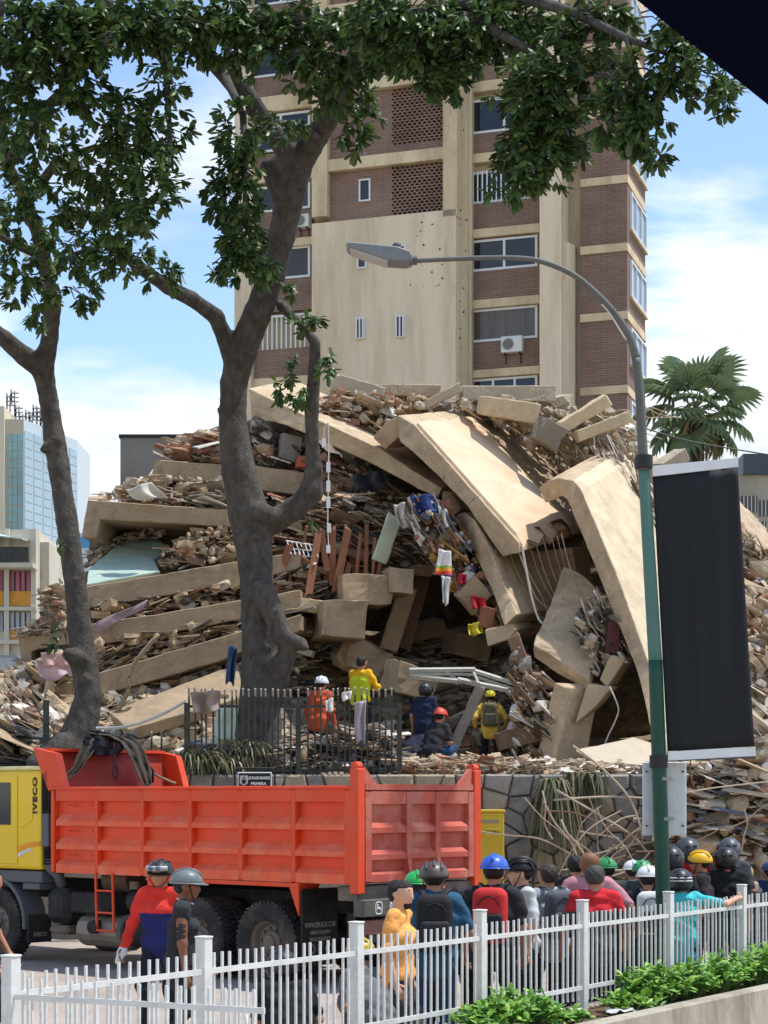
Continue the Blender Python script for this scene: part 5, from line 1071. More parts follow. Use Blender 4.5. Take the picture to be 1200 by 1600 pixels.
# chassis, axles, tanks
for y in (.85, 1.6): tb(-.05, 8.6, y, y+.12, .95, 1.22).build('chassis_rail', blkp, tr)
for k in range(9): d = .4+k*.95; tb(d, d+.12, .98, 1.58, 1.0, 1.16).build('cross_member', blkp, tr)
tb(.05, .2, .2, W_-.2, .62, .86).build('rear_bumper', M_('dark grey bumper', (74,72,68), rough=.7, var=.2, bump=.1), tr, bevel=.01)
bx = MB().b2(-.02, .16, .04, 1.0, .98, 1.2).build('rear_light_bar', M_('grey green box', (84,84,76), rough=.65, var=.2, bump=.08, dirt=lin(120,112,96), damt=.5, dscale=3), tr, bevel=.01)
dg = MB(); ring = lambda r: [(.164, .34+r*.82*math.copysign(abs(math.cos(t))**.5, math.cos(t)), 1.09+r*math.copysign(abs(math.sin(t))**.5, math.sin(t))) for t in np.linspace(0, 2*math.pi, 25)[:-1]]
a, b = ring(.085), ring(.070); dg.add(a+b, [(i, (i+1) % 24, 24+(i+1) % 24, 24+i) for i in range(24)])
deer = [(-.045,.0),(-.03,.02),(-.005,.018),(.012,.03),(.02,.055),(.01,.06),(.03,.062),(.04,.052),(.034,.04),(.03,.015),(.045,-.01),(.04,-.014),(.022,-.002),(.0,-.004),(-.02,-.002),(-.035,-.03),(-.05,-.034),(-.038,-.02),(-.04,-.008)]
dg.add([(.165, .34-x, 1.08+z) for x, z in deer], [tuple(range(len(deer)))]); dg.build('deer_emblem', wht, bx)
MB().b2(.0, .1, .2, .72, .74, .93).build('tail_lamp', M_('dusty red lamp', (130,92,80), rough=.5, var=.15), tr, bevel=.01)
MB().b2(-.01, .02, 1.06, 1.5, 1.02, 1.18).build('number_plate', M_('dirty plate', (150,138,110), rough=.7, var=.2), tr)
MB().b2(-.45, -.3, .4, .55, .5, 1.0).build('bracket', blkp, tr)
def tyre_mesh():
    m = MB(); m.lathe([(.30,-.14),(.34,-.155),(.46,-.16),(.53,-.145),(.545,-.12),(.548,0),(.545,.12),(.53,.145),(.46,.16),(.34,.155),(.30,.14)], (0,0,0), 'Y', 40)
    for i in range(44):
        t = 2*math.pi*i/44
        for y, w, s in ((-.095,.085,0),(0,.07,.5),(.095,.085,0)):
            q = t+s*2*math.pi/44; m.box((math.cos(q)*.55, y, math.sin(q)*.55), (.03, w, .052), Euler((0, -q, 0)))
    return m.mesh('tyre', rubber)
def rim_mesh(deep):
    m = MB(); s = -1
    m.lathe([(.305,-.13),(.30,-.10),(.27,-.07),(.24,-.0 if deep else -.10),(.17,.02 if deep else -.12),(.16,-.02 if deep else -.16),(.11,-.05 if deep else -.19),(.10,-.08 if deep else -.21),(0,-.085 if deep else -.215)], (0,0,0), 'Y', 28)
    for i in range(10):
        t = 2*math.pi*i/10; m.lathe([(0,-.03),(.018,-.03),(.018,.02)], (math.cos(t)*.2, .0 if deep else -.11, math.sin(t)*.2), 'Y', 6)
    return m.mesh('rim', rimm)
tym = tyre_mesh(); rm1, rm2 = rim_mesh(True), rim_mesh(False)
def wheel(d, y, rim, dual=False):
    w = bpy.data.objects.new('wheel', None); COL.objects.link(w); w.parent = tr; w.location = (-d, y, .56); w.rotation_euler = (0, U(0, 3), 0)
    ob('tyre', tym, w); ob('rim', rim, w)
    if dual: ob('tyre', tym, w, (0, .36, 0))
for d in (1.62, 2.98): wheel(d, .2, rm1, True); wheel(d, W_-.56, rm1, True)
wheel(7.4, .2, rm2); wheel(7.4, W_-.2, rm2)
for d in (1.62, 2.98): m = MB(); m.tube([(-d, .3, .56), (-d, W_-.3, .56)], .11, 10); m.build('axle', blkp, tr)
def cyl(name, a, b, r, mat, n=16):
    m = MB(); m.tube([a, inter(Vector(a), Vector(b), .001), inter(Vector(a), Vector(b), .999), b], [r*.8, r, r, r*.8], n); return m.build(name, mat, tr, smooth=False)
cyl('air_tank', (-3.75,.25,1.02), (-4.45,.25,1.02), .17, blkp); cyl('air_tank', (-3.72,.25,.56), (-4.5,.25,.56), .19, blkp); cyl('filler_cap', (-4.38,.2,1.19), (-4.38,.2,1.3), .08, mud)
cyl('silencer', (-4.55,.28,.55), (-5.5,.28,.55), .24, M_('dull exhaust steel', (138,128,116), rough=.5, var=.2, metal=.4)); cyl('exhaust_outlet', (-5.05,.1,.62), (-5.05,-.05,.62), .1, blkp); cyl('silencer_end', (-4.5,.28,.55), (-4.58,.28,.55), .27, mud)
MB().b2(-5.65, -4.75, .05, .6, .80, 1.12).build('battery_box', blkp, tr, bevel=.03); MB().b2(-6.25, -5.72, .05, .6, .62, 1.15).build('air_filter', blkp, tr, bevel=.1)
MB().b2(-6.2, -5.75, .08, .55, .46, .6).build('air_filter_base', mud, tr, bevel=.05)
cyl('hydraulic_tank', (-4.75,.55,1.3), (-5.3,.55,1.3), .2, M_('dusty brown tank', (110,90,74), rough=.9, var=.2))
m = MB(); m.tube([(-6.05,.25,1.15),(-6.1,.2,1.35),(-6.18,.12,1.45),(-6.2,.1,1.6)], .08, 10); m.build('intake_pipe', gryp, tr, smooth=True)
for i in range(6): m = MB(); m.lathe([(.07,0),(.095,.02),(.07,.04)], (-6.2, .1, 1.5+i*.045), 'Z', 14); m.build('intake_bellows', blkp, tr)
MB().b2(-6.28, -6.12, .02, .2, 1.78, 2.28).build('intake_box', gryp, tr, bevel=.01)
MB().b2(-6.28, -6.12, .03, .3, 2.282, 2.93).build('intake_stack', blkp, tr, bevel=.01)
for i in range(22): m = MB(); m.box((-6.2, .018, 2.32+i*.027), (.14, .02, .009), Euler((0, -.5, 0))); m.build('intake_louvre', blkp, tr)
# cab
cab = tb(6.3, 8.75, .03, 2.57, 1.42, 2.93); cme = cab.mesh('cab', yel); bevel_mesh(cme, .05, 2); cabo = ob('cab', cme, tr)
tb(6.3, 8.7, .05, 2.55, 2.932, 3.0).build('roof_trim', M_('cream roof edge', (224,210,150), rough=.5), cabo, bevel=.02)
tb(6.85, 7.95, .012, .029, 1.5, 2.86).build('door', yel, cabo, bevel=.006)
tb(7.0, 7.85, .004, .0115, 2.1, 2.75).build('side_window', glass, cabo)
m = MB(); q = [(6.44,2.78),(6.74,2.78),(6.74,2.06),(6.50,2.18)]; m.prism([(-d, .020, z) for d, z in q], [(-d, .0298, z) for d, z in q]); m.build('embossed_panel', yel, cabo)
m = MB(); q = [(6.32,1.86),(6.6,1.83),(6.84,1.78),(6.84,1.69),(6.6,1.76),(6.32,1.79)]; m.prism([(-d, .022, z) for d, z in q], [(-d, .0295, z) for d, z in q]); m.build('orange_stripe', M_('orange decal', (232,150,30), rough=.4), cabo)
m = MB(); q = [(6.48,1.76),(6.7,1.71),(6.845,1.66),(6.845,1.60),(6.7,1.66),(6.52,1.72)]; m.prism([(-d, .020, z) for d, z in q], [(-d, .0295, z) for d, z in q]); m.build('silver_stripe', M_('silver decal', (206,206,208), rough=.35), cabo)
o = ob('lettering', text_mesh('IVECO', .16, blk, .003, .006, 1.12), cabo, (-6.43, .022, 2.55), (R(90), R(-90), 0)); o.scale = (1.12, .85, 1)
tb(6.3, 8.6, .04, .5, 1.22, 1.40).build('wing_panel', gryp, tr, bevel=.02); tb(6.35, 6.75, .04, .5, 1.12, 1.215).build('wing_lip', gryp, tr, bevel=.01)
m = MB(); arc = [(7.4-math.cos(t)*r, .58+math.sin(t)*r) for r, ts in ((.72, np.linspace(-.1, 2.2, 12)), (.66, np.linspace(2.2, -.1, 12))) for t in ts]
m.prism([(-d, .03, z) for d, z in arc], [(-d, .45, z) for d, z in arc]); m.build('wheel_arch', gryp, tr)
f2 = tb(6.62, 6.66, .05, .5, .3, .72).build('mud_flap', blkp, tr); o = ob('lettering', text_mesh('IVECO', .09, lett, .001, .002), f2, (-6.615, .28, .42), (R(90), 0, R(90)))
# tarpaulin thrown over the headboard
def tarp():
    root = thing('tarpaulin', 'crumpled olive and black tarpaulin slung over the truck headboard', 'tarpaulin', tr.matrix_basis @ Vector((-6.2, 1.2, 3.25))); b = root.location
    def hb(x): return inter(27.95, 29.95, (x-75)/215)
    def ribbon(pts, mat, off, nm='tarp_sheet', fold=.05):
        mb = MB(); n, k = 40, 14; vs = []; ph = U(0, 9)
        for i in range(n+1):
            t = i/n*(len(pts)-1); j = min(len(pts)-2, int(t)); f = t-j; f = f*f*(3-2*f); x, y, w = [inter(pts[j][q], pts[j+1][q], f) for q in range(3)]
            for q in range(k+1):
                v = q/k*2-1; xx = x+v*w; p = P(xx, y+v*w*.12, hb(xx)-.16+off+.12*(1.0 if y < 1166 else 0)*(1166-y)/16)
                fo = fold*(math.sin(v*6.5+ph+.8*math.sin(t*2))+.8*mnoise.noise(Vector((v*2.2+ph, t*1.3, 0)))); vs.append(p-b+Vector((0, -fo, .35*fold*mnoise.noise(Vector((v*3, t*3, ph))))))
        mb.add(vs, [(i*(k+1)+j, (i+1)*(k+1)+j, (i+1)*(k+1)+j+1, i*(k+1)+j+1) for i in range(n) for j in range(k)]); o = mb.build(nm, mat, root, smooth=True); o.modifiers.new('t', 'SOLIDIFY').thickness = .02
    ol, bc, kh = M_('olive canvas', (112,106,88), rough=.95, var=.15, bump=.2), M_('black canvas', (44,46,50), rough=.9, var=.2, bump=.2), M_('khaki canvas', (130,124,104), rough=.95, var=.15, bump=.2)
    ribbon([(176,1152,24),(158,1148,20),(140,1160,14),(132,1180,9),(122,1200,6),(104,1216,2.5),(94,1223,2)], ol, -.06)
    ribbon([(190,1150,30),(172,1146,34),(165,1156,32),(164,1168,28),(163,1180,20)], bc, -.12, fold=.09)
    ribbon([(176,1148,22),(190,1150,20),(204,1160,16),(216,1180,14),(226,1205,12),(229,1222,8),(230,1230,3)], kh, -.2)
    ribbon([(196,1160,10),(206,1172,10),(220,1190,8),(233,1204,6),(234,1222,5)], bc, -.14)
    rp = M_('rope', (160,140,116), rough=.9)
    for pts in ([(234,1206),(250,1214),(268,1222),(274,1224)], [(104,1216),(94,1222),(90,1223)]):
        m = MB(); m.tube([P(x, y, hb(x)-.2)-b for x, y in pts], .02, 6); m.build('tie_rope', rp, root)
    m = MB(); m.tube([P(x, y, hb(x)-.3)-b for x, y in ((178,1160),(179,1190),(177,1212),(181,1218),(184,1206),(180,1190))], .02, 6); m.build('strap_loop', M_('purple brown strap', (84,58,62), rough=.9), root)
tarp()
# ------------------------------------------------------------------ street lamp, banner, sign back
LPY = 20.4; sL = FPX/LPY
def LP(px, py, dy=0): return P(px, py, LPY+dy)
b0 = Vector((LP(1040, HOR).x, LPY, 0))
lamp = thing('street_lamp', 'green street lamp post with a grey arm arching left to a flat luminaire', 'street lamp', b0)
def LL(px, py): return LP(px, py)-b0
gA = M_('dark green pole paint', (22,72,54), rough=.45, var=.12, bump=.05, dirt=lin(40,70,58), damt=.4, dscale=3)
gB = M_('faded sea-green pole paint', (84,122,110), rough=.6, var=.14, bump=.08, dirt=lin(60,96,84), damt=.6, dscale=4)
gC = M_('bare grey pole', (98,98,90), rough=.6, var=.15, bump=.05, dirt=lin(86,84,74), damt=.5, dscale=3)
def seg(nm, pts, r, mat):
    m = MB(); n0 = len(pts); sp_ = smooth_path(pts, 6); rr = r if hasattr(r, '__len__') else [r]*n0
    m.tube(sp_, list(np.interp(np.linspace(0, n0-1, len(sp_)), range(n0), rr)), 14); return m.build(nm, mat, lamp, smooth=True)
seg('pole_base', [Vector((0,0,0)), LL(1036,1400), LL(1030,1200), LL(1024,1032)], [.082,.082,.08,.078], gA)
seg('pole_middle', [LL(1024,1034), LL(1016,900), LL(1010,800), LL(1006,735)], [.076,.072,.066,.058], gB)
seg('pole_top', [LL(1006,737), LL(1003,680), LL(1000,620), LL(994,560)], [.057,.055,.052,.05], gC)
seg('arm', [LL(994,560), LL(983,525), LL(962,492), LL(935,462), LL(900,432), LL(860,413), LL(820,404), LL(760,403), LL(700,405), LL(640,408)], [.048,.043,.038,.035,.032,.03,.028,.027,.026,.026], gC)
seg('wire_twist', [LL(998,640), LL(1003,600), LL(985,540), LL(975,525), LL(952,488), LL(940,475)], .012, pale)
for py in (722, 1190): m = MB(); c = LL(1006 if py < 800 else 1029, py); m.lathe([(.07,-.07),(.1,-.07),(.1,.07),(.07,.07)], c, 'Z', 14); m.build('clamp', dark_metal, lamp)
head = MB(); q = [(540,386),(548,384),(620,391),(640,398),(646,410),(636,414),(606,412),(545,392)]
head.prism([LL(x, y)-Vector((0,.16,0)) for x, y in q], [LL(x, y)+Vector((0,.16,0)) for x, y in q]); head.build('luminaire', M_('light grey casting', (122,124,124), rough=.5, var=.08), lamp, bevel=.012)
lens = MB(); q = [(548,392.5),(606,411.5),(604,414),(547,395)]; lens.prism([LL(x, y)-Vector((0,.13,0)) for x, y in q], [LL(x, y)+Vector((0,.13,0)) for x, y in q]); lens.build('lens', M_('ribbed lens', (190,186,176), rough=.4, var=.15, streak=(20,20,20)), lamp)
m = MB(); c = LL(620, 388); m.lathe([(0,-.05),(.05,-.05),(.05,.04),(.03,.06),(0,.06)], c, 'Z', 10); m.build('photocell', gryp, lamp)
m = MB(); m.tube([LL(634,406), LL(652,407)], .05, 12); m.build('arm_socket', gryp, lamp)
# banner on two arms
bn = thing('banner', 'tall black blank banner with white bars hung from the lamp post', 'banner', LP(1100, 960, .0))
def BL(px, py, dy=0): return LP(px, py, dy)-bn.location
def banner():
    mb = MB(); n, k = 24, 30; vs = []
    for j in range(k+1):
        v = j/k
        for i in range(n+1):
            u = i/n; x = inter(inter(1020, 1152.5, u), inter(1043, 1179, u), v); y = inter(inter(745, 730, u), inter(1174, 1166, u), v)
            vs.append(BL(x, y, -.05*u+.018*math.sin(u*24+math.sin(v*2)*.7)*(.35+.65*math.sin(v*3.14))))
    mb.add(vs, [(j*(n+1)+i, (j+1)*(n+1)+i, (j+1)*(n+1)+i+1, j*(n+1)+i+1) for j in range(k) for i in range(n)])
    o = mb.build('cloth', M_('black banner cloth', (31,32,35), rough=.75, var=.12, scale=2, bump=.03, streak=(3,3,.2)), bn, smooth=True); o.modifiers.new('t', 'SOLIDIFY').thickness = .004
    for (a, b, c, d, nm) in (((1018,729),(1152.5,716),(1152.8,730),(1019.5,745),'top_hem'), ((1043,1174.5),(1179.5,1166.5),(1180,1181),(1043,1188.5),'bottom_hem')):
        m = MB(); q = [BL(*p) for p in (a, b, c, d)]; m.prism([v-Vector((0,.035,0)) for v in q], [v+Vector((0,.035,0)) for v in q]); m.build(nm, M_('white banner hem', (226,226,222), rough=.7, var=.05), bn)
    for (x0, y0, x1, y1) in ((1006,731,1153,718), (1030,1188,1180,1182)):
        m = MB(); m.tube([BL(x0, y0, .06), BL(x1, y1, .06)], .018, 8); m.build('arm', gryp, bn)
banner()
sb = thing('traffic_sign', 'pale back of a rectangular sign strapped to the lamp post below the banner', 'sign', LP(1038, 1248, .14))
m = MB(); w = 69/sL; h = 116/sL; m.b2(-w/2, w/2, -.015, .015, -h/2, h/2); m.build('panel', M_('pale blue-grey sign back', (206,210,208), rough=.55, var=.06, dirt=lin(150,146,136), damt=.35, dscale=3), sb, bevel=.01)
for z in (-.22, .22): m = MB(); m.lathe([(.085,-.02),(.1,-.02),(.1,.02),(.085,.02)], (-.03 if z > 0 else -.01, -.12, z), 'Z', 14); m.build('strap', tipm, sb)
for z in (-.3,.3):
    for x in (-.2,.2): m = MB(); m.lathe([(0,-.02),(.012,-.02),(.012,.0)], (x, -.015, z), 'Y', 6); m.build('bolt', dark_metal, sb)
# ------------------------------------------------------------------ dark parasol reaching in at the top right
def parasol():
    c = Vector((1.49, 1.08, 0)); zr = 3.3; ap = 1.4; Rr = ap/math.cos(math.pi/8); a0 = math.atan2(.78, -1.16)
    root = thing('parasol', 'dark navy parasol canopy cutting across the top right corner', 'parasol', c)
    nav = M_('navy black parasol cloth', (9,12,34), rough=1, var=.1, bump=.0, spec=.02)
    tips = [Vector((math.cos(a0+math.pi/8+i*math.pi/4)*Rr, math.sin(a0+math.pi/8+i*math.pi/4)*Rr, zr)) for i in range(8)]; top = Vector((0, 0, zr+.5))
    for i in range(8):
        a, b = tips[i], tips[(i+1) % 8]; m = MB(); n = Vector((0, 0, .012)); m.prism([top, a, b], [top-n, a-n, b-n]); m.build('canopy_panel', nav, root)
        m = MB(); m.tube([top-Vector((0,0,.03)), a-Vector((0,0,.03))], .008, 5); m.build('rib', dark_metal, root)
    m = MB(); m.tube([(0,0,0), (0,0,zr+.52)], .024, 10); m.build('pole', dark_metal, root)
    m = MB(); m.lathe([(0,0),(.3,0),(.3,.06),(.05,.1),(.05,.3),(0,.3)], (0,0,.001), 'Z', 20); m.build('base', conc, root)
parasol()
# ------------------------------------------------------------------ people
SK = {k: M_('skin '+k, c, rough=.6, var=.08, scale=9, bump=.05, bscale=60) for k, c in (('light', (206,158,128)), ('tan', (176,124,94)), ('brown', (136,90,64)))}
def cl(rgb): return M_('cloth %d %d %d' % tuple(rgb), rgb, rough=.92, var=.2, scale=6, bump=.25, bscale=16)
shoem = M_('dark shoe', (46,42,40), rough=.7, var=.2); V3 = Vector
def ik(a, b, l1, l2, hint):
    d = b-a; L = d.length; L2 = min(L, (l1+l2)*.999); n = d.normalized()
    if L > L2: b = a+n*L2
    x = (l1*l1-l2*l2+L2*L2)/(2*L2); h = math.sqrt(max(0, l1*l1-x*x)); hp = hint-n*hint.dot(n)
    hp = hp.normalized() if hp.length > 1e-4 else V3((0, 1, 0)); return a+n*x+hp*h, b
def helmet(kind, rgb, parent, loc, rot, extra=None):
    ro = bpy.data.objects.new('helmet', None); COL.objects.link(ro); ro.parent = parent; ro.location = loc; ro.rotation_euler = rot
    mt = M_('helmet shell %d %d %d' % tuple(rgb), rgb, rough=.4, var=.12, scale=9, bump=.03, coat=.15, dirt=lin(150,140,124), damt=.25, dscale=9); bk = M_('black helmet trim', (22,22,23), rough=.5, var=.1, bump=.02)
    def dome(rx, ry, rz, z0, el0, n=26, k=9, front=0):
        m = MB(); vs = []
        for j in range(k+1):
            el = inter(el0, math.pi/2, j/k)
            for i in range(n):
                a = 2*math.pi*i/n; f = max(0, math.sin(a)); e = el+(front*f*f*(1-j/k)); vs.append((rx*math.cos(e)*math.cos(a), ry*math.cos(e)*math.sin(a), z0+rz*math.sin(e)))
        m.add(vs, [(j*n+i, j*n+(i+1) % n, (j+1)*n+(i+1) % n, (j+1)*n+i) for j in range(k) for i in range(n)]); return m
    def put(m, nm, mat, th=.006):
        o = m.build(nm, mat, ro, smooth=True)
        if th: o.modifiers.new('t', 'SOLIDIFY').thickness = th
        return o
    if kind == 'hard':
        put(dome(.118, .142, .125, .03, 0), 'shell', mt)
        m = MB(); n = 28; vs = []
        for r in (0, 1):
            for i in range(n):
                a = 2*math.pi*i/n; f = max(0, math.sin(a))**2; e = .008+.04*f; vs.append(((.117+r*e)*math.cos(a), (.141+r*e)*math.sin(a), .032-r*(.008+.014*f)))
        m.add(vs, [(i, (i+1) % n, n+(i+1) % n, n+i) for i in range(n)]); put(m, 'brim', mt)
        m = MB(); m.tube([(0, -.125+i*.025, .03+.127*math.sqrt(max(0, 1-((-.125+i*.025)/.146)**2))) for i in range(11)], .013, 6); put(m, 'ridge', mt, 0)
        m = MB(); m.tube([(.085,.03,.02),(.08,.05,-.06),(.03,.07,-.125),(-.03,.07,-.125),(-.08,.05,-.06),(-.085,.03,.02)], .005, 5); put(m, 'chin_strap', bk, 0)
    elif kind == 'climb':
        put(dome(.120, .146, .128, .012, -.12, front=.35), 'shell', mt)
        for x in (-.06, 0, .06):
            m = MB(); m.tube([(x, -.115+i*.023, .014+.13*math.sqrt(max(0, 1-((-.115+i*.023)/.15)**2-(x/.124)**2))) for i in range(11)], .010, 5); put(m, 'ridge', mt, 0)
        m = dome(.122, .148, .03, .0, -.3, k=2); put(m, 'headband', bk)
        m = MB(); m.tube([(.09,.02,.0),(.082,.05,-.06),(.03,.07,-.125),(-.03,.07,-.125),(-.082,.05,-.06),(-.09,.02,.0)], .005, 5); put(m, 'chin_strap', bk, 0)
    elif kind == 'bike':
        put(dome(.112, .142, .11, .03, -.1, front=.4), 'liner', bk)
        for i in range(7):
            x = -.09+i*.03; m = MB(); m.tube([(x*(1-.25*abs(t)), .15*t, .034+.122*math.sqrt(max(0, 1-t*t*.96-(x/.125)**2*.8))) for t in np.linspace(-.97, .97, 12)], .0105, 6); put(m, 'rib', mt if i % 2 == 0 else bk, 0)
        put(dome(.116, .147, .028, .028, -.3, k=2), 'rim', mt)
        m = MB(); m.tube([(.09,.0,.02),(.082,.03,-.06),(.02,.06,-.125),(-.02,.06,-.125),(-.082,.03,-.06),(-.09,.0,.02)], .004, 5); put(m, 'chin_strap', bk, 0)
    elif kind == 'moto':
        put(dome(.132, .155, .152, .0, -.75, front=.9), 'shell', mt)
        m = MB(); vs = []
        for r in (0, 1):
            for i in range(15):
                a = inter(R(20), R(160), i/14); vs.append((.137*math.cos(a), .162*math.sin(a), .075-.11*r))
        m.add(vs, [(i, i+1, 16+i, 15+i) for i in range(14)]); put(m, 'visor', M_('smoked visor', (30,32,36), rough=.1, var=.05, bump=0, spec=.6))
        put(dome(.134, .157, .05, -.06, -.5, k=2, front=.9), 'neck_roll', bk)
        m = MB(); m.tube([(.132*.735*math.cos(t), .155*.735*math.sin(t), -.104) for t in np.linspace(R(175), R(365), 20)], .009, 5); put(m, 'rim_trim', bk, 0)
        for sx_ in (-.04, .04): m = MB(); m.box((sx_, -.148, .055), (.035, .02, .014), Euler((.4, 0, 0))); put(m, 'rear_vent', bk, 0)
        if extra == 'stripes':
            for z in (.0, .035):
                m = MB(); vs = []
                for r in (0, 1):
                    for i in range(15):
                        a = inter(R(205), R(335), i/14); e = math.asin(min(.99, (z+r*.012)/.152)); vs.append((.1345*math.cos(e)*math.cos(a), .158*math.cos(e)*math.sin(a), z+r*.012))
                m.add(vs, [(i, i+1, 16+i, 15+i) for i in range(14)]); put(m, 'stripe', white_frame, .003)
    if extra == 'goggles':
        m = MB(); vs = []
        for r in (0, 1):
            for i in range(11):
                a = inter(R(35), R(145), i/10); vs.append((.128*math.cos(a), .160*math.sin(a), .035+.05*r))
        m.add(vs, [(i, i+1, 12+i, 11+i) for i in range(10)]); put(m, 'goggle_frame', M_('grey goggle frame', (176,178,180), rough=.4), .012)
        for s in (-1, 1): m = MB(); m.lathe([(0,.0),(.024,.0),(.026,-.01)], (s*.035, .168, .06), 'Y', 12); put(m, 'goggle_lens', M_('grey lens', (96,104,112), rough=.1, spec=.6, bump=0), 0)
        m = MB(); m.b2(.06,.1,-.02,.03,.11,.115); m.v = [(a, b, c-.02) for a, b, c in m.v]; put(m, 'sticker', wht, 0)
    return ro
def person(label, x, ytop, s, rot=0, g=0.0, shirt=(40,40,42), sleeve='short', pants=(48,52,64), skin='tan', hair=(30,24,20), bald=False, helm=None, hx=None, wr=None, pose='stand', lean=3, yaw=0, pitch=0, beard=False, shorts=False, face=False, gloves=None, feet=None, vox=None, hem=.10, yoke=None, longhair=False, bag=None, glasses=False, group=None, tattoo=False, k=None, wide=None):
    if s > 120 and x > 600: s = 160*(2600-x)/1690*.955*min(1, s/(148 if x < 880 else 154 if x < 1000 else 143))       # the crowd stands close behind the fence
    Y = FPX/s; X = (x-600)/s; zt = CAMZ-(ytop-HOR)/s
    vox = vox or (.019 if s > 100 else .026)
    cr = pose == 'crouch'; wide = wide or (1.1 if s > 120 else 1.04)
    hm = .045 if helm else .0
    k = k or (1.0 if cr else (zt-g)/(1.75+hm))
    root = thing('person', label, 'person', (X, Y, g), R(rot), group); root.scale = (k*wide, k*(1+wide)/2, k)
    pel = V3((0, -.12, .34)) if cr else V3((0, 0, .95)); ln = R(lean)
    up = V3((0, math.sin(ln), math.cos(ln))); fw = V3((0, math.cos(ln), -math.sin(ln))); sx = V3((1, 0, 0))
    chest = pel+up*.30; sh = pel+up*.47; nb = pel+up*.54
    q = Euler((-ln*.35+R(pitch), 0, R(yaw))).to_matrix(); hc = nb+up*.02+q@V3((0, .02, .115))
    H = lambda a, b, c: tuple(hc+q@V3((a, b, c)))
    feet = feet or ([(-.13, .12), (.13, .02)] if cr else [(-.1, .0), (.1, .03)])
    legs = []
    for sgn, f in zip((-1, 1), feet):
        hip = pel+sx*sgn*.095-V3((0, 0, .02)); kn, an = ik(hip, V3((f[0], f[1], f[2] if len(f) > 2 else .085)), .45, .43, V3((sgn*.12, 1, .15))); legs.append((hip, kn, an))
    wr = wr or [None, None]; arms = []
    for sgn, w in zip((-1, 1), wr):
        so = sh+sx*sgn*.175; w = V3(w) if w else (so+V3((sgn*.07, .04, -.54)) if not cr else V3((sgn*.12, .28, .5)))
        el, w2 = ik(so, w, .295, .265, V3((sgn*.5, -.8, -.35))); arms.append((so, el, w2))
    C = lambda a, b, r1, r2: ('c', tuple(a), tuple(b), r1, r2)
    def torso(i): return [C(pel-sx*.06, pel+sx*.06, .112+i, .112+i), C(pel-sx*.055, chest-sx*.075, .098+i, .108+i), C(pel+sx*.055, chest+sx*.075, .098+i, .108+i), C(chest-sx*.07+fw*.02, chest+sx*.07+fw*.02, .105+i, .105+i), C(sh-sx*.135, sh+sx*.135, .068+i, .068+i)]
    head = [C(H(0,-.03,.035), H(0,.03,.03), .082, .080), C(H(0,-.025,.0), H(0,.03,-.02), .078, .070), C(H(0,.035,-.03), H(0,.058,-.085), .058, .036), C(H(0,.09,.0), H(0,.112,-.032), .011, .016), C(H(.078,-.005,.0), H(.076,.0,-.04), .015, .012), C(H(-.078,-.005,.0), H(-.076,.0,-.04), .015, .012), C(H(0,.072,.022), H(0,.074,.02), .03, .03), C(H(.028,.085,-.068), H(-.028,.085,-.068), .010, .010)]
    body = torso(-.006)+head+[C(nb-up*.06, hc+q@V3((0, -.01, -.05)), .058, .054)]; fing = MB()
    for sgn, (so, el, w2) in zip((-1, 1), arms):
        body += [C(so, el, .052, .042), C(el, w2, .042, .028)]; d = (w2-el).normalized(); hd = (d*.8+V3((0, .25, -.15))).normalized(); pal = w2+hd*.085; body += [C(w2, pal, .030, .034)]
        sd_ = hd.cross(V3((sgn, 0, 0))); sd_ = sd_.normalized() if sd_.length > .05 else V3((0, 1, 0)); inn = V3((-sgn, 0, 0))
        for j, fl in enumerate((.072, .082, .076, .06)):
            b = pal+sd_*(.028-.019*j)*-1; fing.tube([b-hd*.02, b+hd*fl*.45+inn*.012, b+hd*fl*.8+inn*.034, b+hd*fl*.92+inn*.05], [.0105,.0105,.0095,.007], 6)
        b = w2+hd*.03-sd_*.03; fing.tube([b, b-sd_*.028+hd*.03, b-sd_*.034+hd*.06+inn*.012], [.013,.012,.008], 6)
    for hip, kn, an in legs: body += [C(hip, kn, .078, .055), C(kn, an, .052, .036), C(an, an+V3((0, .1, -.045)), .034, .03)]
    vs, F = surface(body, vox, .03); bodyo = ob('body', np_mesh('body', vs, F, SK[skin], extra=fing), root)
    ph = U(0, 9)
    def folds(Xp, V): return V+.010*np.sin(Xp[:, 2]*26+np.sin(Xp[:, 0]*14+ph)*2.2+Xp[:, 1]*8)*np.sin(Xp[:, 0]*9+Xp[:, 2]*5+ph)+.004*np.sin(Xp[:, 2]*55+Xp[:, 0]*30+ph)
    s_ = torso(.016)+[C(pel-sx*.05-up*hem, pel+sx*.05-up*hem, .116, .116), C(pel-sx*.06, pel+sx*.06, .124, .124)]
    fr_ = {'short': .82, 'long': 1, 'none': .12}[sleeve]
    for so, el, w2 in arms:
        s_.append(C(so, inter(so, el, fr_ if fr_ < 1 else 1), .066, .06 if fr_ < 1 else .056))
        if fr_ == 1: s_.append(C(el, inter(el, w2, .95), .054, .042))
    s_.append(C(nb-up*.06, nb-up*.03, .07, .064))
    vs, F = surface(s_, vox, .035, folds); me = np_mesh('shirt', vs, F, [cl(shirt), cl(yoke[0])] if yoke else cl(shirt))
    if yoke:
        zc = np.array(pel)[2]; cut = pel+up*yoke[1]; vv = vs[F].mean(1); msk = ((vv-np.array(cut))@np.array(up)) < 0
        if yoke[2] == 'body': msk &= np.abs(vv[:, 0]) < .19
        if yoke[2] == 'arms': msk = np.abs(vv[:, 0]) > .15
        me.polygons.foreach_set('material_index', msk.astype(int).tolist())
    ob('shirt', me, root)
    p_ = [C(pel-sx*.055, pel+sx*.055, .122, .122)]
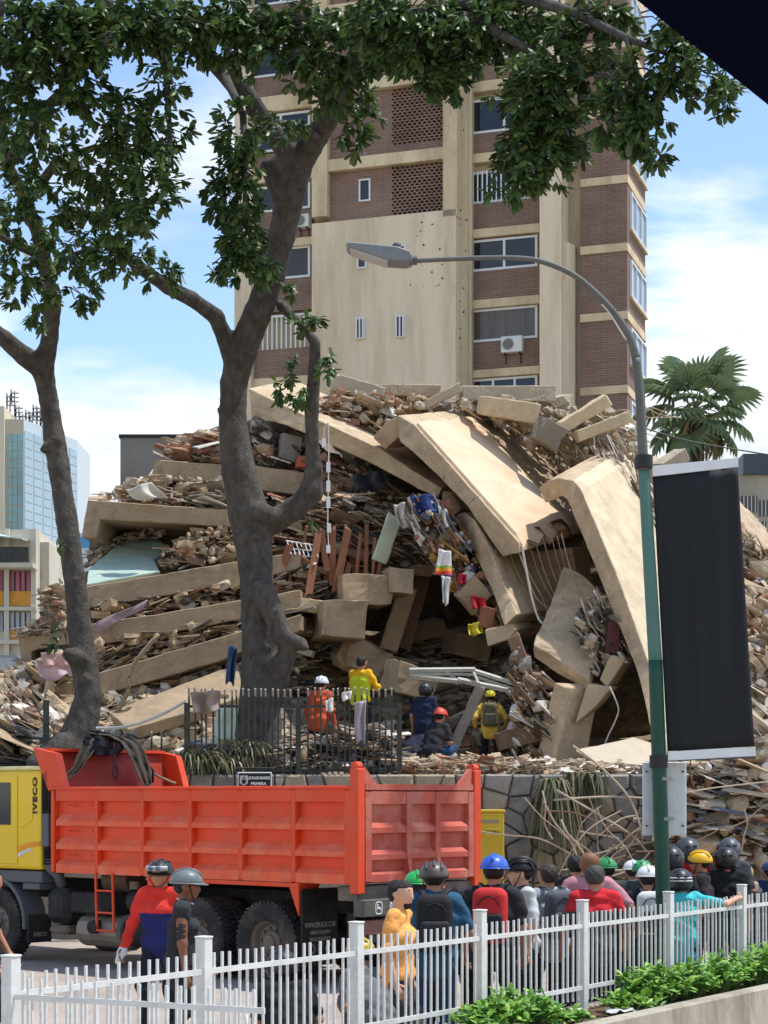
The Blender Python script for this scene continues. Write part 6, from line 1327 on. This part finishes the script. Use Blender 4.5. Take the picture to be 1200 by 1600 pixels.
    for hip, kn, an in legs:
        p_.append(C(hip, kn if not shorts else inter(hip, kn, .9), .094, .074))
        if not shorts: p_ += [C(kn, inter(kn, an, .97), .07, .058)]
    vs, F = surface(p_, vox, .03, folds); ob('trousers', np_mesh('trousers', vs, F, cl(pants)), root)
    for hip, kn, an in legs:
        f = [C(an+V3((0, -.03, -.045)), an+V3((0, .15, -.05)), .043, .036), C(an, an+V3((0, .03, -.03)), .044, .042)]
        vs, F = surface(f, .016, .02, lambda Xp, V: np.maximum(V, an.z-.085-Xp[:, 2])); ob('shoe', np_mesh('shoe', vs, F, shoem), root)
    iq = np.array(q.transposed()); hcn = np.array(hc)
    if not bald:
        hs = [C(H(0,-.03,.037), H(0,.028,.034), .088, .086), C(H(0,-.028,.0), H(0,.02,-.01), .085, .076)]
        if longhair: hs += [C(H(0,-.05,0), H(0,-.07,-.16), .085, .06)]
        def cut(Xp, V):
            l = (Xp-hcn)@iq.T; fc = np.minimum(l[:, 1]-.012, .052-l[:, 2]+.0*l[:, 1]); nk = -.075-l[:, 2] if not longhair else -.3-l[:, 2]
            return np.maximum(np.maximum(V+.003*np.sin(l[:, 0]*90+l[:, 2]*70), fc), nk)
        vs, F = surface(hs, .013, .02, cut)
        if len(F): ob('hair', np_mesh('hair', vs, F, M_('hair %d %d %d' % hair, hair, rough=.55, var=.3, scale=30, bump=.3, bscale=60)), root)
    hrot = Euler((-ln*.35+R(pitch), 0, R(yaw)))
    if helm: helmet(helm[0], helm[1], root, hc, hrot, hx)
    if face or beard:
        ey = MB(); 
        for sg_ in (-1, 1):
            m = MB(); m.lathe([(0,.004),(.006,.003),(.009,0)], (0,0,0), 'Y', 10); e = m.build('eye', M_('dark eye', (36,28,24), rough=.2), root, loc=H(sg_*.031, .0985, .012), smooth=True); e.rotation_euler = hrot; e.scale = (1.4, 1, .7)
            m = MB(); m.tube([H(sg_*.015,.1,.032), H(sg_*.03,.102,.037), H(sg_*.048,.092,.031)], .0045, 5); m.build('eyebrow', M_('eyebrow', (34,26,22), rough=.8), root)
        m = MB(); m.tube([H(-.022,.094,-.066), H(0,.0995,-.065), H(.022,.094,-.066)], [.004,.006,.004], 5); m.build('mouth', M_('lips', (134,80,70), rough=.5), root)
    if beard:
        bs = [C(H(0,.037,-.035), H(0,.062,-.09), .062, .042)]
        def bc(Xp, V): l = (Xp-hcn)@iq.T; return np.maximum(V, np.maximum(l[:, 2]+.052-.55*np.abs(l[:, 0]), -(l[:, 1]-.02)))
        vs, F = surface(bs, .011, .02, bc)
        if len(F): ob('beard', np_mesh('beard', vs, F, M_('dark beard', (36,28,24), rough=.8, var=.3, scale=40)), root)
    if glasses:
        m = MB()
        for sg_ in (-1, 1): m.tube([H(sg_*.033+.022*math.cos(t), .108, .012+.018*math.sin(t)) for t in np.linspace(0, 6.28, 13)], .003, 4); m.tube([H(sg_*.055,.106,.015), H(sg_*.082,.06,.012), H(sg_*.084,-.0,.0)], .003, 4)
        m.tube([H(-.012,.11,.015), H(.012,.11,.015)], .003, 4); m.build('glasses', dark_metal, root)
    if gloves:
        for so, el, w2 in arms:
            d = (w2-el).normalized(); hd = (d*.8+V3((0,.25,-.15))).normalized(); vs, F = surface([C(w2-d*.03, w2+hd*.05, .036, .042), C(w2+hd*.05, w2+hd*.15, .042, .03)], .015, .02); ob('glove', np_mesh('glove', vs, F, cl(gloves)), root)
    if tattoo:
        so, el, w2 = arms[1]; m = MB(); n = 60; ink = M_('tattoo ink', (52,46,48), rough=.7, bump=0)
        ax_ = (el-so).normalized()
        for i in range(n):
            t = .45+.5*i/n; a = R(-20)+.9*math.sin(i*.33); c = inter(so, el, t); rr = .0525-.01*t; out = V3((math.cos(a), math.sin(a), 0)); out = (out-ax_*out.dot(ax_)).normalized(); p = c+out*(rr+.0012); sd2 = ax_.cross(out)
            r_ = .012+.004*math.sin(i*1.7); m.add([p+sd2*r_*math.cos(w)+ax_*r_*math.sin(w) for w in np.linspace(0, 6.28, 8)[:-1]], [tuple(range(7))])
        m.build('tattoo', ink, root)
        m = MB()
        for i in range(22):
            a = 2*math.pi*i/22; p = nb+V3((.073*math.cos(a), .07*math.sin(a)+.012, .0-.025*math.sin(a))); m.lathe([(0,-.009),(.009,0),(0,.009)], p, 'Z', 6)
        m.build('bead_necklace', wht, root)
    Mw = Matrix.Translation((X, Y, g)) @ Matrix.Rotation(R(rot), 4, 'Z') @ Matrix.Scale(k, 4)
    if bag:
        lb, rgb, acc = bag; c = pel+up*.27-fw*.19; bo = thing('backpack', lb, 'backpack', Mw @ c, R(rot)); bo.scale = (k, k, k); bo.rotation_euler = (-ln, 0, R(rot))
        bm_ = M_('pack fabric %d %d %d' % tuple(rgb), rgb, rough=.8, var=.25 if acc == 'camo' else .1, scale=14 if acc == 'camo' else 5, bump=.1, dirt=lin(60,66,44) if acc == 'camo' else None, dscale=9, damt=.9)
        am = bm_ if acc == 'camo' else M_('pack panel %d %d %d' % tuple(acc), acc, rough=.8)
        vs, F = surface([('b', (0,-.02,0), (.155,.085,.235), .06), ('b', (0,-.02,.12), (.13,.08,.14), .06)], .016, .03); ob('main_body', np_mesh('main_body', vs, F, bm_), bo)
        vs, F = surface([('b', (0,-.11,-.09), (.125,.035,.12), .03)], .014, .02); ob('front_pocket', np_mesh('front_pocket', vs, F, am), bo)
        m = MB(); m.tube([(-.1,-.115,.1),(-.06,-.118,.16),(0,-.116,.185),(.06,-.118,.16),(.1,-.115,.1)], .006, 5); m.build('zip', am if am != bm_ else dark_metal, bo)
        for sg_ in (-1, 1):
            m = MB(); m.tube([V3((sg_*.07,-.0,.21)), V3((sg_*.1,.06,.285)), V3((sg_*.115,.16,.295)), V3((sg_*.12,.29,.22)), V3((sg_*.13,.325,.06)), V3((sg_*.17,.24,-.1)), V3((sg_*.14,.03,-.19))], .024, 7, flat=.4); m.build('shoulder_strap', bm_ if acc in ((30,30,32),) or acc == 'camo' else am, bo)
        m = MB(); m.tube([(-.03,.03,.235),(0,.02,.265),(.03,.03,.235)], .008, 5); m.build('grab_handle', bm_, bo)
    return root, Mw
BK = (34,34,36)
G = 0.0
person('man in blue tee and brown helmet with black backpack, seen from behind', 678, 1340, 141, 0, shirt=(44,84,110), pants=(52,70,104), skin='tan', helm=('climb', (78,66,62)), bag=('black backpack on the man in the blue tee', (30,30,32), (40,40,43)), wr=[(-.30,.05,.86),(.38,.06,.86)])
person('bearded man in an orange tee facing right beside the truck tailgate', 622, 1374, 146, -105, shirt=(240,166,88), pants=(60,58,58), skin='light', beard=True, yaw=-8, wide=1.0, lean=0, hem=.04)
person('person in white shirt and bright green helmet behind the blue tee', 652, 1358, 133, 5, shirt=(222,222,224), pants=(40,42,50), helm=('hard', (40,168,78)))
person('person in plain black seen between blue tee and blue hard hat', 716, 1384, 129, 0, shirt=(26,26,28), pants=(30,30,34))
person('man in black tee and blue hard hat with red backpack', 771, 1332, 141, -12, shirt=(42,42,44), pants=(40,44,56), skin='tan', helm=('hard', (44,92,190)), bag=('bright red backpack on the man in the blue hard hat', (198,44,42), (36,34,36)))
person('man in glasses and black cycle helmet looking left', 822, 1336, 138, 100, shirt=(48,48,52), yoke=((198,196,192), 0, 'arms'), pants=(36,38,48), skin='light', helm=('bike', (38,36,38)), face=True, glasses=True, yaw=-10)
person('dark-haired man in light grey tee right of the cycle helmet', 860, 1350, 137, 25, shirt=(150,154,156), pants=(44,46,54), hair=(58,44,34), bag=('grey backpack on the man in the light grey tee', (86,90,96), (70,74,80)))
person('black-haired person in black tee behind the pink shirt', 899, 1336, 131, -20, g=G, shirt=(34,34,36), hair=(18,16,16))
person('bald man in a dusty pink tee behind the red polo', 922, 1330, 146, 0, g=G, shirt=(186,132,138), pants=(60,56,60), skin='brown', bald=True, wr=[(-.42,.1,1.0),(.42,.1,1.0)])
person('grey-haired man in red polo directly behind the fence', 930, 1351, 154, 0, g=G, shirt=(196,40,46), yoke=((70,62,62), .34, 'none'), pants=(36,36,40), skin='tan', hair=(70,66,62), wr=[(-.30,.12,.9),(.30,.12,.9)])
person('person in a green hard hat behind the pink tee', 950, 1338, 130, 10, g=G, shirt=(60,62,60), helm=('hard', (44,142,76)))
person('person in white hard hat at the back left of the lamp post', 989, 1342, 127, 0, g=G, shirt=(170,170,170), helm=('hard', (226,228,228)))
person('person in green and white helmet at the back of the group', 1003, 1340, 125, -15, g=G, shirt=(70,76,74), helm=('climb', (52,150,92)))
person('person in white hard hat nearest left of the lamp post', 1013, 1350, 137, 0, g=G, shirt=(44,46,50), helm=('hard', (232,232,230)), bag=('white and black backpack left of the lamp post', (214,214,210), (44,46,50)))
person('person in black tee and glossy black helmet just behind lamp post', 1050, 1319, 134, 0, g=G, shirt=(30,31,34), helm=('moto', (34,36,40)))
person('person in red top and dark grey helmet right behind the lamp post', 1076, 1306, 128, 10, g=G, shirt=(190,36,44), helm=('moto', (58,62,68)))
person('person in turquoise tee and striped black helmet, right arm raised sideways', 1064, 1354, 143, 0, g=G, shirt=(74,186,190), pants=(60,64,84), skin='light', helm=('moto', (36,40,46)), hx='stripes', wr=[(-.3,.15,1.0),(.62,.16,1.42)], hem=.2)
person('rescuer in a yellow climbing helmet turned left', 1101, 1325, 132, 75, g=G, shirt=(44,40,42), helm=('climb', (232,180,30)), face=True)
person('person in plain black tee and black full helmet by the right edge', 1135, 1321, 134, -5, g=G, shirt=(28,28,30), helm=('moto', (26,28,30)))
person('person in dark silver helmet half hidden behind the black helmet', 1141, 1306, 126, 0, g=G, shirt=(70,70,74), helm=('moto', (74,80,86)))
person('blonde-haired person behind the black tee at the right', 1168, 1352, 127, 15, g=G, shirt=(170,150,130), hair=(190,160,112), longhair=True)
person('person in navy at the right picture edge', 1204, 1344, 130, 0, g=G, shirt=(34,48,84), hair=(40,32,28), helm=('hard', (40,60,110)))
person('person in charcoal jacket at the far right behind the fence', 1182, 1392, 132, 0, g=G, shirt=(40,42,50), hair=(30,26,24))
person('crouching person in grey with a yellow and light blue helmet', 592, 1512, 160, 30, shirt=(110,110,112), pants=(96,92,88), pose='crouch', lean=42, helm=('hard', (206,176,44)), k=1.12)
person('crouching person in black with a dark cap behind the fence', 452, 1530, 172, 20, shirt=(32,32,36), pants=(60,54,52), pose='crouch', lean=30, hair=(24,22,24), helm=('moto', (30,30,34)), k=1.05)
_, mw = person('tattooed man in grey hard hat and black sleeveless top facing right', 282, 1355, 166, -88, shirt=(48,48,50), sleeve='none', pants=(40,42,46), skin='brown', helm=('hard', (104,112,112)), face=True, beard=False, glasses=True, tattoo=True, wr=[(-.2,.2,.9),(.24,.06,.86)], feet=[(-.1,-.15),(.1,.15)])
person('rescuer in red and navy uniform with black goggled helmet and white gloves', 254, 1338, 148, 165, shirt=(222,58,44), yoke=((40,44,100), .30, 'body'), sleeve='long', pants=(32,34,44), skin='tan', helm=('climb', (34,34,36)), hx='goggles', gloves=(222,222,220), face=True, wr=[(-.30,.0,.86),(.34,.1,.88)], feet=[(-.12,.0),(.12,.1)])
person('man in a black top cut by the left picture edge', -26, 1356, 158, -90, shirt=(30,31,34), pants=(44,46,56), skin='tan', wr=[(-.2,.2,.9),(.26,.14,.82)])
# on the rubble
g1 = 2.98
person('rescuer in orange top and white helmet behind the green railing', 497, 1052, 83.5, -25, g=g1, shirt=(196,84,44), sleeve='long', pants=(36,38,44), helm=('climb', (214,218,222)), lean=12)
person('dark-haired man in yellow hi-vis vest standing above the railing', 563, 1025, 81, -30, g=3.42, shirt=(226,172,20), yoke=((196,206,40), .42, 'body'), sleeve='long', pants=(34,34,38), hair=(34,26,22), wr=[(-.1,.32,1.2),(.18,.34,1.2)], beard=True)
person('person in navy with a black helmet standing beside the crouching pair', 662, 1064, 79, -20, g=g1, shirt=(30,38,62), sleeve='short', pants=(32,36,52), helm=('moto', (30,32,36)), lean=8)
person('person crouching in navy left of the red helmet', 648, 1130, 79.5, -40, g=g1+.1, shirt=(36,38,56), sleeve='long', pants=(36,40,60), pose='crouch', lean=50, k=1.02)
person('man in red helmet and black tee squatting on the rubble edge', 681, 1114, 81.5, -35, g=g1+.05, shirt=(44,42,46), pants=(44,72,106), helm=('hard', (222,72,48)), pose='crouch', lean=24, k=1.08)
person('rescuer in yellow jacket and yellow helmet with camouflage backpack', 766, 1076, 76.5, -4, g=g1, shirt=(226,186,84), sleeve='long', pants=(32,33,38), helm=('climb', (216,200,40)), bag=('camouflage backpack on the rescuer in the yellow jacket', (112,106,82), 'camo'), wr=[(-.3,.12,1.0),(.3,.12,1.0)], feet=[(-.12,0),(.2,.12)])
# white plastic bag held by the man in the blue tee
pb = thing('plastic_bag', 'bulging white plastic bag hanging beside the man in the blue tee', 'bag', P(742, 1545, FPX/143))
vs, F = surface([('e', (0,0,.2), (.19,.14,.2)), ('c', (0,0,.25), (.0,0,.52), .14, .03), ('e', (.03,0,.12), (.17,.13,.12))], .02, .08, lambda Xp, V: V+.012*np.sin(Xp[:, 2]*22+Xp[:, 0]*30)*np.sin(Xp[:, 0]*17+2)); ob('sack', np_mesh('sack', vs, F, M_('thin white plastic', (226,226,224), rough=.4, var=.05, bump=.1)), pb)
m = MB(); m.tube([(-.03,0,.5),(-.02,0,.6),(0,0,.63),(.02,0,.6),(.03,0,.5)], .012, 6); m.build('handle', MATS['thin white plastic'], pb)
# papers and litter in the planter gap
for i, (a, l, lb) in enumerate(((-.35,-.45,'crumpled newspaper lying in the planter'), (-.7,-.1,'clear plastic scrap by the fence foot'))):
    mb = MB(); n = 8; vs = [(u*.3+.02*U(-1,1), v*.22, .05+.05*U(0,1)*(1 if 0 < u < 1 else .5)) for u in np.linspace(0,1,n) for v in np.linspace(0,1,n)]; mb.add(vs, [(i2*n+j, (i2+1)*n+j, (i2+1)*n+j+1, i2*n+j+1) for i2 in range(n-1) for j in range(n-1)]); o = mb.build('newspaper' if i == 0 else 'plastic_scrap', M_('newsprint', (206,204,198), rough=.8, var=.15, scale=20)); o.location = FP(a, l, .43); o.modifiers.new('t','SOLIDIFY').thickness = .003; tag(o, lb, 'litter')
